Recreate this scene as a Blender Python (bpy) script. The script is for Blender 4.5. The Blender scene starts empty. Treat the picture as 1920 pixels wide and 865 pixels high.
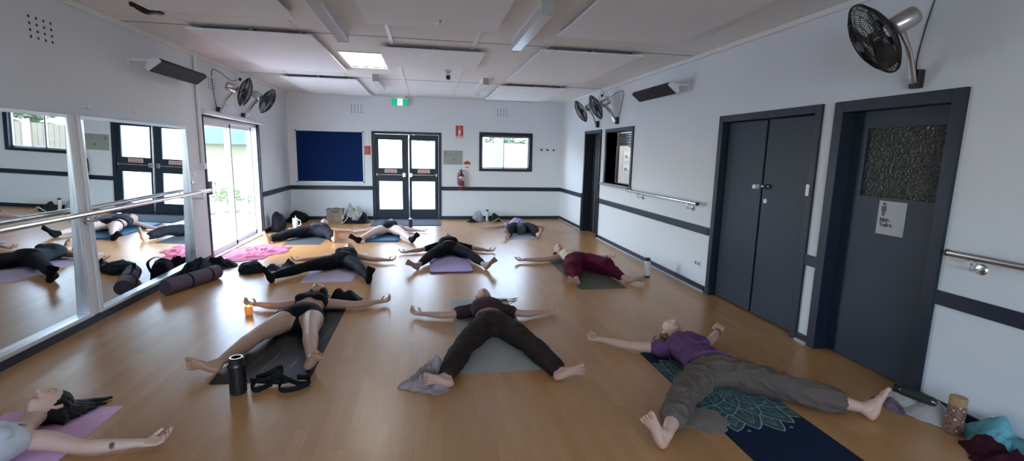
import bpy, bmesh, math, random
import numpy as np
from mathutils import Vector, Matrix
PI = math.pi
V = Vector
SC = bpy.context.scene
COL = SC.collection

# ---------------------------------------------------------------- camera, world, light, exposure
F_PX, YAW, PITCH, ROLL, CAM_H = 900.0, .177, .1592, .0216, 1.6
cy, sy, cp, sp, cr, sr = math.cos(YAW), math.sin(YAW), math.cos(PITCH), math.sin(PITCH), math.cos(ROLL), math.sin(ROLL)
fw = V((sy*cp, cy*cp, -sp)); r0 = V((cy, -sy, 0)); u0 = r0.cross(fw)
rt = cr*r0 + sr*u0; upv = -sr*r0 + cr*u0
cam_d = bpy.data.cameras.new('camera'); cam = bpy.data.objects.new('camera', cam_d); COL.objects.link(cam)
cam_d.sensor_width = 36; cam_d.lens = F_PX/1920*36; cam_d.clip_start = .02; cam_d.clip_end = 300
m = Matrix((rt, upv, -fw)).transposed().to_4x4(); m.translation = V((0, 0, CAM_H)); cam.matrix_world = m
SC.camera = cam

world = bpy.data.worlds.new('overcast_sky'); SC.world = world; world.use_nodes = True
nt = world.node_tree; nt.nodes.clear()
sky = nt.nodes.new('ShaderNodeTexSky'); sky.sky_type = 'NISHITA'; sky.sun_disc = False
sky.sun_elevation = math.radians(58); sky.sun_rotation = math.radians(270); sky.dust_density = 1.2; sky.air_density = 1.2
mixn = nt.nodes.new('ShaderNodeMix'); mixn.data_type = 'RGBA'; mixn.inputs[0].default_value = .5
mixn.inputs[7].default_value = (.66, .83, 1.08, 1)
sc_ = nt.nodes.new('ShaderNodeVectorMath'); sc_.operation = 'SCALE'; sc_.inputs[3].default_value = .22
bg = nt.nodes.new('ShaderNodeBackground'); out = nt.nodes.new('ShaderNodeOutputWorld')
nt.links.new(sky.outputs[0], sc_.inputs[0]); nt.links.new(sc_.outputs[0], mixn.inputs[6])
nt.links.new(mixn.outputs[2], bg.inputs[0]); nt.links.new(bg.outputs[0], out.inputs[0])
SKY = 6.5
bg.inputs[1].default_value = SKY
SC.view_settings.view_transform = 'Standard'; SC.view_settings.look = 'None'
SC.view_settings.exposure = 1.55; SC.view_settings.gamma = 1.0; SC.view_settings.use_curve_mapping = False
SC.cycles.max_bounces = 10; SC.cycles.diffuse_bounces = 7; SC.cycles.glossy_bounces = 6; SC.cycles.transparent_max_bounces = 16
SC.cycles.use_denoising = True; SC.cycles.sample_clamp_indirect = 8; SC.cycles.caustics_reflective = True; SC.cycles.blur_glossy = 1.0; SC.cycles.caustics_refractive = False
SC.cycles.use_adaptive_sampling = False

def portal(loc, rot, sx, sy_):
    l = bpy.data.lights.new('daylight_portal', 'AREA'); l.shape = 'RECTANGLE'; l.size = sx; l.size_y = sy_; l.cycles.is_portal = True
    o = bpy.data.objects.new('daylight_portal', l); COL.objects.link(o); o.location = loc; o.rotation_euler = rot; o['kind'] = 'helper'
XR, XL, YF, YB, ZC = 3.27, -3.04, 11.586, -3.2, 2.83
portal((XL-.2, 8.5, 1.02), (0, -PI/2, 0), 2.0, 2.2)          # sliding door
portal((-.43, YF+.2, 1.05), (-PI/2, 0, 0), 1.5, 2.0)          # double doors
portal((1.88, YF+.2, 1.62), (-PI/2, 0, 0), 1.2, .8)           # far window
portal((.1, YB-.2, 1.68), (PI/2, 0, 0), 5.0, 1.6)             # rear windows, added for light at the near end

# ---------------------------------------------------------------- helpers
def lin(h):
    h = h.lstrip('#'); c = [int(h[i:i+2], 16)/255 for i in (0, 2, 4)]
    return tuple(x/12.92 if x <= .04045 else ((x+.055)/1.055)**2.4 for x in c) + (1,)
MATS = {}
def mat(name, c, rough=.6, metal=0, var=.08, vscale=6, bump=0, bscale=60, emit=None, es=1, spec=.5, coat=0, sheen=0):
    if name in MATS: return MATS[name]
    if isinstance(c, str): c = lin(c)
    M = bpy.data.materials.new(name); M.use_nodes = True; n = M.node_tree.nodes; L = M.node_tree.links
    b = n['Principled BSDF']; b.inputs['Roughness'].default_value = rough; b.inputs['Metallic'].default_value = metal
    b.inputs['Specular IOR Level'].default_value = spec; b.inputs['Coat Weight'].default_value = coat; b.inputs['Sheen Weight'].default_value = sheen
    tc = n.new('ShaderNodeTexCoord')
    no = n.new('ShaderNodeTexNoise'); no.inputs['Scale'].default_value = vscale; no.inputs['Detail'].default_value = 4
    L.new(tc.outputs['Object'], no.inputs['Vector'])
    mx = n.new('ShaderNodeMix'); mx.data_type = 'RGBA'
    mx.inputs[6].default_value = tuple(x*(1-var) for x in c[:3])+(1,); mx.inputs[7].default_value = tuple(min(1, x*(1+var)) for x in c[:3])+(1,)
    L.new(no.outputs['Fac'], mx.inputs[0]); L.new(mx.outputs[2], b.inputs['Base Color'])
    if bump:
        n2 = n.new('ShaderNodeTexNoise'); n2.inputs['Scale'].default_value = bscale; n2.inputs['Detail'].default_value = 3
        L.new(tc.outputs['Object'], n2.inputs['Vector'])
        bp = n.new('ShaderNodeBump'); bp.inputs['Strength'].default_value = bump; bp.inputs['Distance'].default_value = .01
        L.new(n2.outputs['Fac'], bp.inputs['Height']); L.new(bp.outputs[0], b.inputs['Normal'])
    if emit:
        b.inputs['Emission Color'].default_value = emit if not isinstance(emit, str) else lin(emit); b.inputs['Emission Strength'].default_value = es
    MATS[name] = M
    return M

def obj(name, bm, m, parent=None, smooth=False, loc=None, bevel=0, flip=True):
    me = bpy.data.meshes.new(name)
    if flip: bmesh.ops.recalc_face_normals(bm, faces=bm.faces)
    bm.to_mesh(me); bm.free()
    if isinstance(m, (list, tuple)):
        for x in m: me.materials.append(x)
    else: me.materials.append(m)
    if smooth: me.shade_smooth()
    o = bpy.data.objects.new(name, me); COL.objects.link(o)
    if parent: o.parent = parent; o.matrix_parent_inverse = parent.matrix_world.inverted()
    if bevel:
        b = o.modifiers.new('b', 'BEVEL'); b.width = bevel; b.segments = 2; b.limit_method = 'ANGLE'
    return o
def tag(o, label, cat, group=None, kind=None):
    o['label'] = label; o['category'] = cat
    if group: o['group'] = group
    if kind: o['kind'] = kind
    return o
def thing(name, label, cat, loc=(0, 0, 0), group=None, kind=None):
    o = bpy.data.objects.new(name, None); COL.objects.link(o); o.location = loc; o.empty_display_size = .1
    bpy.context.view_layer.update()
    return tag(o, label, cat, group, kind)
def new(): return bmesh.new()
def box(bm, x0, x1, y0, y1, z0, z1, mi=0, M=None):
    c = bmesh.ops.create_cube(bm, size=1)['verts']
    for v in c:
        v.co = V(((x0+x1)/2+v.co.x*(x1-x0), (y0+y1)/2+v.co.y*(y1-y0), (z0+z1)/2+v.co.z*(z1-z0)))
        if M is not None: v.co = M @ v.co
    for f in {f for v in c for f in v.link_faces}: f.material_index = mi
    return c
def B(*a, **k):
    bm = new(); box(bm, *a, **k); return bm
def frame_of(t, up):
    lat = t.cross(up)
    if lat.length < 1e-4: lat = t.cross(V((1, 0, 0)) if abs(t.x) < .9 else V((0, 1, 0)))
    lat.normalize(); return lat, lat.cross(t).normalized()
def tube(bm, pts, rads, up=(0, 0, 1), seg=12, r0=True, r1=True, sub=1, closed=False, mi=0):
    pts = [V(p) for p in pts]; rads = [(r, r) if not hasattr(r, '__len__') else r for r in rads]
    up = V(up)
    if sub > 1 and len(pts) > 2:
        P, Rr = [], []
        n = len(pts)
        for i in range(n-1):
            p = [pts[max(0, i-1)], pts[i], pts[i+1], pts[min(n-1, i+2)]]; q = [rads[max(0, i-1)], rads[i], rads[i+1], rads[min(n-1, i+2)]]
            for k in range(sub):
                t = k/sub; w = (-.5*t+t*t-.5*t**3, 1-2.5*t*t+1.5*t**3, .5*t+2*t*t-1.5*t**3, -.5*t*t+.5*t**3)
                P.append(sum((p[j]*w[j] for j in range(4)), V())); Rr.append(tuple(max(1e-4, sum(q[j][c]*w[j] for j in range(4))) for c in (0, 1)))
        P.append(pts[-1]); Rr.append(rads[-1]); pts, rads = P, Rr
    n = len(pts); rings = []
    def ring(c, lat, u, a, b): return [bm.verts.new(c + lat*(math.cos(2*PI*k/seg)*a) + u*(math.sin(2*PI*k/seg)*b)) for k in range(seg)]
    fr = []
    for i in range(n):
        if closed: t = pts[(i+1) % n]-pts[i-1]
        else: t = pts[min(n-1, i+1)]-pts[max(0, i-1)]
        t.normalize(); fr.append((t,)+frame_of(t, up))
    if r0 and not closed:
        t, lat, u = fr[0]; a, b = rads[0]; e = min(a, b)
        for s in (.92, .7, .38): rings.append(ring(pts[0]-t*e*s, lat, u, a*math.sqrt(1-s*s), b*math.sqrt(1-s*s)))
    for i in range(n): rings.append(ring(pts[i], fr[i][1], fr[i][2], *rads[i]))
    if r1 and not closed:
        t, lat, u = fr[-1]; a, b = rads[-1]; e = min(a, b)
        for s in (.38, .7, .92): rings.append(ring(pts[-1]+t*e*s, lat, u, a*math.sqrt(1-s*s), b*math.sqrt(1-s*s)))
    fs = []
    R = len(rings)
    for i in range(R if closed else R-1):
        A, Bq = rings[i], rings[(i+1) % R]
        for k in range(seg): fs.append(bm.faces.new((A[k], A[(k+1) % seg], Bq[(k+1) % seg], Bq[k])))
    if not closed:
        fs.append(bm.faces.new(rings[0][::-1])); fs.append(bm.faces.new(rings[-1]))
    for f in fs: f.material_index = mi
def T(pts, r, **k):
    bm = new(); tube(bm, pts, [r]*len(pts) if not hasattr(r, '__len__') else r, **k); return bm
def lathe(bm, prof, c=(0, 0, 0), ax=(0, 0, 1), seg=24, mi=0):
    ax = V(ax).normalized(); lat, u = frame_of(ax, V((0, 0, 1)) if abs(ax.z) < .9 else V((0, 1, 0))); c = V(c)
    rings = [[bm.verts.new(c+ax*h+(lat*math.cos(2*PI*k/seg)+u*math.sin(2*PI*k/seg))*max(r, 1e-4)) for k in range(seg)] for r, h in prof]
    fs = []
    for A, Bq in zip(rings, rings[1:]):
        for k in range(seg): fs.append(bm.faces.new((A[k], A[(k+1) % seg], Bq[(k+1) % seg], Bq[k])))
    fs.append(bm.faces.new(rings[0][::-1])); fs.append(bm.faces.new(rings[-1]))
    for f in fs: f.material_index = mi
def LA(prof, **k):
    bm = new(); lathe(bm, prof, **k); return bm
def fuse(bm, voxel=.006, smooth=3):
    bmesh.ops.recalc_face_normals(bm, faces=bm.faces)
    me = bpy.data.meshes.new('t'); bm.to_mesh(me); bm.free()
    o = bpy.data.objects.new('t', me); COL.objects.link(o)
    r = o.modifiers.new('r', 'REMESH'); r.mode = 'VOXEL'; r.voxel_size = voxel; r.use_smooth_shade = True
    if smooth:
        s = o.modifiers.new('s', 'SMOOTH'); s.iterations = smooth; s.factor = .5
    dg = bpy.context.evaluated_depsgraph_get(); res = bpy.data.meshes.new_from_object(o.evaluated_get(dg))
    bpy.data.objects.remove(o); bpy.data.meshes.remove(me); res.shade_smooth()
    return res
def getco(me):
    a = np.empty(len(me.vertices)*3); me.vertices.foreach_get('co', a); return a.reshape(-1, 3)
def setco(me, a): me.vertices.foreach_set('co', a.ravel()); me.update()
def getno(me):
    a = np.empty(len(me.vertices)*3); me.vertex_normals.foreach_get('vector', a); return a.reshape(-1, 3)
def folds(p, scale, seed, k=6, ridge=True):
    rs = np.random.RandomState(seed); h = np.zeros(len(p)); tot = 0
    w = p.copy()
    for i in range(3):
        d = rs.normal(size=3)*scale*.5; w = w + np.outer(np.sin(p@d+rs.rand()*6.3), rs.normal(size=3))*.35/scale
    for i in range(k):
        d = rs.normal(size=3); d /= np.linalg.norm(d); s = scale*(1+i*.35); a = 1/(1+i*.45)
        v = np.sin(w@d*s+rs.rand()*6.3)
        h += a*((1-np.abs(v))**1.5*2-.7 if ridge else v); tot += a
    return h/tot
def wrinkle(me, amp, scale=22, seed=0, zmin=None, ridge=True):
    p = getco(me); n = getno(me); p = p + n*(folds(p, scale, seed, ridge=ridge)*amp)[:, None]
    if zmin is not None: p[:, 2] = np.maximum(p[:, 2], zmin)
    setco(me, p)
def link_mesh(name, me, m, parent=None):
    me.materials.clear(); me.materials.append(m); me.name = name
    o = bpy.data.objects.new(name, me); COL.objects.link(o)
    if parent: o.parent = parent; o.matrix_parent_inverse = parent.matrix_world.inverted()
    return o
def text(name, body, size, loc, rot, m, parent, align='CENTER', bold=0):
    c = bpy.data.curves.new(name, 'FONT'); c.body = body; c.size = size; c.align_x = align; c.extrude = .0008; c.offset = bold
    c.materials.append(m); o = bpy.data.objects.new(name, c); COL.objects.link(o); o.location = loc; o.rotation_euler = rot
    if parent: o.parent = parent; o.matrix_parent_inverse = parent.matrix_world.inverted()
    return o
ROT_FAR = (PI/2, 0, 0)            # reads for someone looking along +y
ROT_RIGHT = (PI/2, 0, -PI/2)      # reads on the right wall

# ---------------------------------------------------------------- materials of the room
def wall_mat(name, c, mottled=.04):
    M = mat(name, c, .75, var=mottled, vscale=1.3, bump=.12, bscale=220)
    return M
m_wall = wall_mat('white_wall_paint', (.70, .735, .76, 1))
m_ceil = wall_mat('warm_white_ceiling', (.76, .76, .75, 1))
m_panel = mat('white_acoustic_panel', (.84, .86, .89, 1), .85, var=.03, bump=.1, bscale=300)
m_trim = mat('dark_slate_gloss_paint', (.013, .019, .034, 1), .42, var=.12, spec=.35)
m_door = mat('slate_blue_door_paint', (.016, .028, .044, 1), .45, var=.18, vscale=3, spec=.35)
m_alu = mat('silver_aluminium', (.62, .63, .66, 1), .32, metal=.85, var=.04)
m_whitealu = mat('white_powdercoat', (.72, .73, .74, 1), .4, var=.03)
m_steel = mat('brushed_stainless_steel', (.6, .6, .6, 1), .22, metal=1, var=.05)
m_black = mat('black_plastic', (.012, .012, .013, 1), .4)
m_white = mat('white_plastic', (.75, .75, .75, 1), .4, var=.03)
m_grey = mat('grey_plastic', (.2, .2, .21, 1), .5)
def floor_material():
    M = bpy.data.materials.new('timber_look_vinyl'); M.use_nodes = True; n = M.node_tree.nodes; L = M.node_tree.links; b = n['Principled BSDF']
    tc = n.new('ShaderNodeTexCoord'); mp = n.new('ShaderNodeMapping'); mp.inputs['Rotation'].default_value = (0, 0, PI/2)
    L.new(tc.outputs['Object'], mp.inputs[0])
    br = n.new('ShaderNodeTexBrick'); br.inputs['Scale'].default_value = 1; br.inputs['Brick Width'].default_value = .62; br.inputs['Row Height'].default_value = .075
    br.inputs['Mortar Size'].default_value = .0008; br.inputs['Mortar Smooth'].default_value = 1; br.offset = .37; br.inputs['Bias'].default_value = 0
    br.inputs['Color1'].default_value = (.43, .220, .078, 1); br.inputs['Color2'].default_value = (.50, .262, .102, 1); br.inputs['Mortar'].default_value = (.405, .205, .072, 1)
    L.new(mp.outputs[0], br.inputs[0])
    mp2 = n.new('ShaderNodeMapping'); mp2.inputs['Scale'].default_value = (30, 1.5, 1); L.new(tc.outputs['Object'], mp2.inputs[0])
    no = n.new('ShaderNodeTexNoise'); no.inputs['Scale'].default_value = 2.2; no.inputs['Detail'].default_value = 6; L.new(mp2.outputs[0], no.inputs[0])
    mx = n.new('ShaderNodeMix'); mx.data_type = 'RGBA'; mx.blend_type = 'MULTIPLY'; mx.inputs[0].default_value = .45
    cr_ = n.new('ShaderNodeValToRGB'); cr_.color_ramp.elements[0].position = .3; cr_.color_ramp.elements[0].color = (.78, .74, .70, 1); cr_.color_ramp.elements[1].position = .7
    L.new(no.outputs['Fac'], cr_.inputs[0]); L.new(br.outputs['Color'], mx.inputs[6]); L.new(cr_.outputs[0], mx.inputs[7]); L.new(mx.outputs[2], b.inputs['Base Color'])
    n3 = n.new('ShaderNodeTexNoise'); n3.inputs['Scale'].default_value = 1.8; n3.inputs['Detail'].default_value = 5; L.new(tc.outputs['Object'], n3.inputs[0])
    mr = n.new('ShaderNodeMapRange'); mr.inputs[3].default_value = .29; mr.inputs[4].default_value = .33; L.new(n3.outputs['Fac'], mr.inputs[0]); L.new(mr.outputs[0], b.inputs['Roughness'])
    b.inputs['Specular IOR Level'].default_value = .68
    n4 = n.new('ShaderNodeTexNoise'); n4.inputs['Scale'].default_value = 5; L.new(tc.outputs['Object'], n4.inputs[0])
    bp = n.new('ShaderNodeBump'); bp.inputs['Strength'].default_value = .035; bp.inputs['Distance'].default_value = .01; L.new(n4.outputs['Fac'], bp.inputs['Height']); L.new(bp.outputs[0], b.inputs['Normal'])
    return M
m_floor = floor_material()
def glass_mat(name, tint=(1, 1, 1, 1), refl=.06):
    M = bpy.data.materials.new(name); M.use_nodes = True; n = M.node_tree.nodes; L = M.node_tree.links; n.clear()
    o = n.new('ShaderNodeOutputMaterial'); t = n.new('ShaderNodeBsdfTransparent'); g = n.new('ShaderNodeBsdfGlossy'); mx = n.new('ShaderNodeMixShader'); fr = n.new('ShaderNodeMapRange'); lw = n.new('ShaderNodeLayerWeight'); pw = n.new('ShaderNodeMath'); pw.operation = 'POWER'; pw.inputs[1].default_value = 4
    t.inputs[0].default_value = tint; g.inputs['Roughness'].default_value = .02; fr.inputs[3].default_value = .04; fr.inputs[4].default_value = .7; L.new(lw.outputs['Facing'], pw.inputs[0]); L.new(pw.outputs[0], fr.inputs[0])
    L.new(fr.outputs[0], mx.inputs[0]); L.new(t.outputs[0], mx.inputs[1]); L.new(g.outputs[0], mx.inputs[2]); L.new(mx.outputs[0], o.inputs[0])
    return M
m_glass = glass_mat('clear_glass')
m_mirror = mat('silvered_mirror', (.74, .79, .80, 1), 0.0, metal=1, var=0)

# ---------------------------------------------------------------- the room shell
floor = obj('floor', B(XL-.16, XR+.21, YB-.16, YF+.16, -.12, 0), m_floor); tag(floor, 'glossy brown timber-look vinyl floor of the hall', 'floor', kind='structure')
def wall_with_holes(name, axis, at, thick, u0, u1, holes, label, zt=ZC+.03):
    """a wall slab with rectangular openings; axis 'x' = wall at x=at (u along y)"""
    bm = new(); us = sorted({u0, u1, *[h[0] for h in holes], *[h[1] for h in holes]})
    for a, b in zip(us, us[1:]):
        zs = [0.0]
        for h in holes:
            if h[0] <= a+1e-6 and h[1] >= b-1e-6: zs += [h[2], h[3]]
        zs.append(zt)
        for i in range(0, len(zs), 2):
            if zs[i+1]-zs[i] > 1e-4:
                if axis == 'x': box(bm, min(at, at+thick), max(at, at+thick), a, b, zs[i], zs[i+1])
                else: box(bm, a, b, min(at, at+thick), max(at, at+thick), zs[i], zs[i+1])
    bmesh.ops.remove_doubles(bm, verts=bm.verts, dist=1e-5)
    o = obj(name, bm, m_wall, flip=False); tag(o, label, 'wall', kind='structure'); return o
wall_with_holes('wall_far', 'y', YF, .16, XL-.16, XR+.16, [(-1.245, .335, 0, 2.04), (1.27, 2.49, 1.2, 2.045)], 'white far wall with double doors and window')
wall_with_holes('wall_left', 'x', XL, -.16, YB, YF, [(7.40, 9.62, 0, 2.02)], 'white left wall carrying the mirrors and sliding glass door')
wall_with_holes('wall_right', 'x', XR, .2, YB, YF, [(2.56, 3.42, 0, 2.0), (3.66, 4.99, 0, 2.0), (7.43, 8.55, 1.10, 2.02), (8.87, 9.75, 0, 2.03)], 'white right wall with slate doors and servery hatch')
wall_with_holes('wall_back', 'y', YB, -.16, XL-.16, XR+.16, [(-2.2, 2.4, 1.35, 2.3)], 'white rear wall behind the viewer')
# ceiling with a skylight opening
SX0, SX1, SY0, SY1 = -1.09, -.57, 6.62, 7.76
bm = new(); Z0, Z1 = ZC, ZC+.1
box(bm, XL-.16, SX0, YB-.16, YF+.16, Z0, Z1); box(bm, SX1, XR+.2, YB-.16, YF+.16, Z0, Z1); box(bm, SX0, SX1, YB-.16, SY0, Z0, Z1); box(bm, SX0, SX1, SY1, YF+.16, Z0, Z1)
tag(obj('ceiling', bm, m_ceil, flip=False), 'cream sheet ceiling with battened joints', 'ceiling', kind='structure')
bm = new()
for x in (-.385, .545): box(bm, x-.018, x+.018, YB, YF, ZC-.012, ZC+.002)
for a, b in ((XL+.02, -.403), (-.367, .527), (.563, XR-.02)):
    for y in (-.75, 2.42, 5.68, 8.86): box(bm, a, b, y-.006, y+.006, ZC-.003, ZC+.002, mi=1)
for x in (-1.32, -2.25, 1.4, 2.4):
    box(bm, x-.012, x+.012, YB, YF, ZC-.006, ZC+.002)
tag(obj('trim_1', bm, [m_whitealu, mat('dark_joint_line', (.16, .15, .14, 1), .8)]), 'cover battens and dark joint lines across the ceiling', 'trim', kind='structure')
bm = new()
for x, s in ((XL, 1), (XR, -1)): box(bm, min(x, x+s*.035), max(x, x+s*.035), YB, YF, ZC-.05, ZC)
box(bm, XL, XR, YF-.02, YF, ZC-.02, ZC)
tag(obj('trim_2', bm, m_ceil, bevel=.006), 'cream cornice where walls meet ceiling', 'trim', kind='structure')
# dado rail and skirting, slate paint
bm = new(); ZR0, ZR1, th = .692, .784, .018
for a, b in ((9.80, YF), (5.09, 8.83), (3.475, 3.605), (YB, 2.505)): box(bm, XR-th, XR, a, b, ZR0, ZR1)
for a, b in ((9.67, YF), (YB, 2.7)): box(bm, XL, XL+th, a, b, ZR0, ZR1)
for a, b in ((XL, -1.245), (.335, XR)): box(bm, a, b, YF-th, YF, ZR0, ZR1)
tag(obj('trim_3', bm, m_trim, bevel=.003), 'dark slate dado rail around the walls', 'trim', kind='structure')
bm = new(); hb = .075
for a, b in ((9.80, YF), (5.09, 8.82), (3.475, 3.605), (YB, 2.505)):
    box(bm, XR-.014, XR, a, b, 0, hb); box(bm, XR-.03, XR-.014, a, b, 0, .022, mi=1)
tag(obj('baseboard_right', bm, [m_trim, mat('pale_floor_cove', (.42, .42, .44, 1), .35)]), 'slate skirting with pale cove strip along the right wall', 'baseboard', kind='structure')
bm = new(); box(bm, XL, XL+.016, YB, 7.36, 0, hb); box(bm, XL, XL+.016, 9.67, YF, 0, hb)
tag(obj('baseboard_left', bm, m_trim), 'dark skirting along the left wall', 'baseboard', kind='structure')
bm = new(); box(bm, XL, -1.245, YF-.016, YF, 0, hb); box(bm, .335, XR, YF-.016, YF, 0, hb)
tag(obj('baseboard_far', bm, m_trim), 'dark skirting along the far wall', 'baseboard', kind='structure')

# ---------------------------------------------------------------- far double doors
d = thing('door_1', 'slate double exit doors with four bright glass panes', 'door', (-.45, YF, 0), kind='structure')
bm = new(); y0, y1 = YF-.02, YF+.16
box(bm, -1.245, -1.19, y0, y1, 0, 2.04); box(bm, .28, .335, y0, y1, 0, 2.04); box(bm, -1.19, .28, y0, y1, 1.985, 2.04); box(bm, -1.19, .28, y0+.02, y1, 0, .012)
obj('door_frame', bm, m_trim, d)
m_lab = mat('pale_red_notice', (.55, .42, .40, 1), .6)
m_red = mat('signal_red', (.42, .03, .025, 1), .5); m_cream = mat('cream_sign_white', (.78, .74, .68, 1), .5)
for (a, b, pa, pb) in ((-1.187, -.413, -1.098, -.569), (-.405, .277, -.348, .19)):
    bm = new(); y0, y1 = YF+.03, YF+.072
    box(bm, a, pa, y0, y1, .012, 1.98); box(bm, pb, b, y0, y1, .012, 1.98)
    for z0, z1 in ((.012, .235), (.896, 1.203), (1.852, 1.98)): box(bm, pa, pb, y0, y1, z0, z1)
    lf = obj('door_leaf', bm, m_door, d)
    for z0, z1 in ((.235, .896), (1.203, 1.852)):
        obj('pane', B(pa-.005, pb+.005, YF+.048, YF+.054, z0-.005, z1+.005), m_glass, lf)
    bl = -1.14 if a < -1 else -.34; br_ = -.50 if a < -1 else .225
    bm = new(); tube(bm, [(bl, YF-.03, 1.05), (br_, YF-.03, 1.05)], [.012, .012]); box(bm, bl-.012, bl+.012, YF-.035, YF+.03, 1.02, 1.08); box(bm, br_-.012, br_+.012, YF-.035, YF+.03, 1.02, 1.08)
    obj('push_bar', bm, m_steel, lf, bevel=.002)
    lx = -.52 if a < -1 else -.375
    bm = new(); box(bm, lx-.035, lx+.035, YF-.045, YF+.03, .995, 1.10); obj('latch', bm, m_steel, lf, bevel=.008)
    x0 = pa+.13 if a < -1 else pa+.14
    bm = new(); box(bm, x0, x0+.275, YF+.026, YF+.03, 1.095, 1.175); l_ = obj('notice_plate', bm, m_cream, lf)
    bm = new()
    for z in (1.105, 1.14): box(bm, x0+.01, x0+.265, YF+.0245, YF+.026, z, z+.018)
    obj('printed_lines', bm, m_red, l_)
bm = new(); box(bm, -.425, -.397, YF+.012, YF+.03, .10, 1.92); tube(bm, [(-.405, YF+.0, .14), (-.405, YF+.0, 1.9)], [.009, .009]); box(bm, -.42, -.39, YF-.01, YF+.03, 1.9, 1.97); box(bm, -.42, -.39, YF-.01, YF+.03, .06, .2)
obj('vertical_bolt', bm, m_steel, d, bevel=.002)

# ---------------------------------------------------------------- far window
w = thing('window_1', 'slate framed sliding window in the far wall right of doors', 'window', (1.88, YF, 1.16), kind='structure')
bm = new(); y0, y1 = YF-.018, YF+.14
for a in ((1.235, 1.30, 1.165, 2.085), (2.455, 2.53, 1.165, 2.085), (1.30, 2.455, 2.01, 2.085), (1.30, 2.455, 1.165, 1.225)): box(bm, a[0], a[1], y0, y1, a[2], a[3])
obj('window_frame', bm, m_trim, w)
bm = new()
for a in ((1.30, 1.33), (2.425, 2.455), (1.82, 1.85)): box(bm, a[0], a[1], YF+.05, YF+.09, 1.225, 2.01)
for z in ((1.225, 1.265), (1.97, 2.01)): box(bm, 1.30, 2.455, YF+.05, YF+.09, *z)
obj('sash', bm, m_alu, w)
obj('pane', B(1.33, 2.425, YF+.066, YF+.07, 1.265, 1.97), m_glass, w)
bm = new(); tube(bm, [(1.31, YF+.03, 1.985), (2.44, YF+.03, 1.985)], [.022, .022]); obj('blind_roll', bm, m_grey, w)

# ---------------------------------------------------------------- sliding glass door, left
d = thing('door_2', 'tall aluminium sliding glass door open to bright daylight', 'door', (XL, 8.5, 0), kind='structure')
bm = new(); x0, x1 = XL-.02, XL+.014
box(bm, x0, x1, 7.36, 7.405, 0, 2.06); box(bm, x0, x1, 9.615, 9.66, 0, 2.06); box(bm, x0, x1, 7.36, 9.66, 2.015, 2.06)
obj('door_frame', bm, m_trim, d)
bm = new(); x0, x1 = XL-.14, XL-.02
box(bm, x0, x1, 7.40, 7.44, 0, 2.02); box(bm, x0, x1, 9.58, 9.62, 0, 2.02); box(bm, x0, x1, 7.4, 9.62, 1.96, 2.02); box(bm, x0, x1, 7.4, 9.62, 0, .03); box(bm, XL-.02, XL+.02, 7.4, 9.62, 0, .02)
obj('outer_frame', bm, m_whitealu, d)
for k, (a, b, x) in enumerate(((7.44, 8.48, XL-.06), (8.42, 9.56, XL-.11))):
    bm = new(); box(bm, x-.016, x+.016, a, a+.055, .03, 1.96); box(bm, x-.016, x+.016, b-.055, b, .03, 1.96); box(bm, x-.016, x+.016, a, b, .03, .10); box(bm, x-.016, x+.016, a, b, 1.90, 1.96)
    s = obj('sliding_panel', bm, m_whitealu, d); obj('pane', B(x-.003, x+.003, a+.05, b-.05, .095, 1.905), m_glass, s)
    if k == 0:
        bm = new(); box(bm, x+.016, XL+.03, 7.44, 7.485, .93, 1.12); tube(bm, [(XL+.03, 7.465, .95), (XL+.07, 7.475, .95), (XL+.07, 7.475, 1.1), (XL+.03, 7.465, 1.1)], [.008]*4)
        obj('door_handle', bm, m_grey, s)
bm = new(); tube(bm, [(XL+.055, 7.30, 2.075), (XL+.055, 9.72, 2.05)], [.036, .036], seg=20, r0=False, r1=False); lathe(bm, [(.042, 0), (.042, .012)], c=(XL+.055, 7.29, 2.075), ax=(0, 1, 0)); box(bm, XL, XL+.055, 7.30, 7.32, 2.04, 2.11); box(bm, XL, XL+.055, 9.70, 9.72, 2.02, 2.09)
tag(obj('roller_blind', bm, m_whitealu, smooth=False), 'grey white roller blind tube above the sliding glass door', 'blind')

# ---------------------------------------------------------------- right wall doors
def architrave(y0, y1, zt, w=.07, depth=.2, m_=m_trim):
    bm = new(); x0 = XR-.022
    box(bm, x0, XR+depth, y0, y0+w, 0, zt); box(bm, x0, XR+depth, y1-w, y1, 0, zt); box(bm, x0, XR+depth, y0+w, y1-w, zt-w, zt)
    return bm
d = thing('door_3', 'slate double store doors with small round knobs', 'door', (XR, 4.3, 0), kind='structure')
obj('door_frame', architrave(3.605, 5.05, 2.062), m_trim, d, bevel=.003)
for a, b in ((3.68, 4.315), (4.345, 4.98)):
    lf = obj('door_leaf', B(XR+.05, XR+.088, a, b, .012, 1.985), m_door, d, bevel=.002)
    if a > 4: 
        bm = new(); lathe(bm, [(.026, 0), (.026, .006), (.012, .01), (.012, .03), (.024, .038), (.026, .052), (.018, .06), (.001, .061)], c=(XR+.05, 4.385, 1.32), ax=(-1, 0, 0)); obj('door_knob', bm, m_white, lf, smooth=True)
    else:
        bm = new(); lathe(bm, [(.026, 0), (.026, .006), (.012, .01), (.012, .03), (.024, .038), (.026, .052), (.018, .06), (.001, .061)], c=(XR+.05, 4.255, 1.33), ax=(-1, 0, 0)); obj('door_knob', bm, mat('dark_chrome', (.25, .25, .25, 1), .2, metal=1), lf, smooth=True)
        bm = new(); lathe(bm, [(.024, 0), (.024, .006), (.02, .008), (.001, .009)], c=(XR+.05, 4.262, 1.185), ax=(-1, 0, 0)); obj('lock_escutcheon', bm, m_white, lf)
obj('meeting_gap', B(XR+.09, XR+.1, 4.28, 4.38, .01, 1.99), m_black, d)
obj('latch_box', B(XR-.034, XR-.018, 3.64, 3.668, 1.29, 1.39), m_white, d, bevel=.003)
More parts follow.
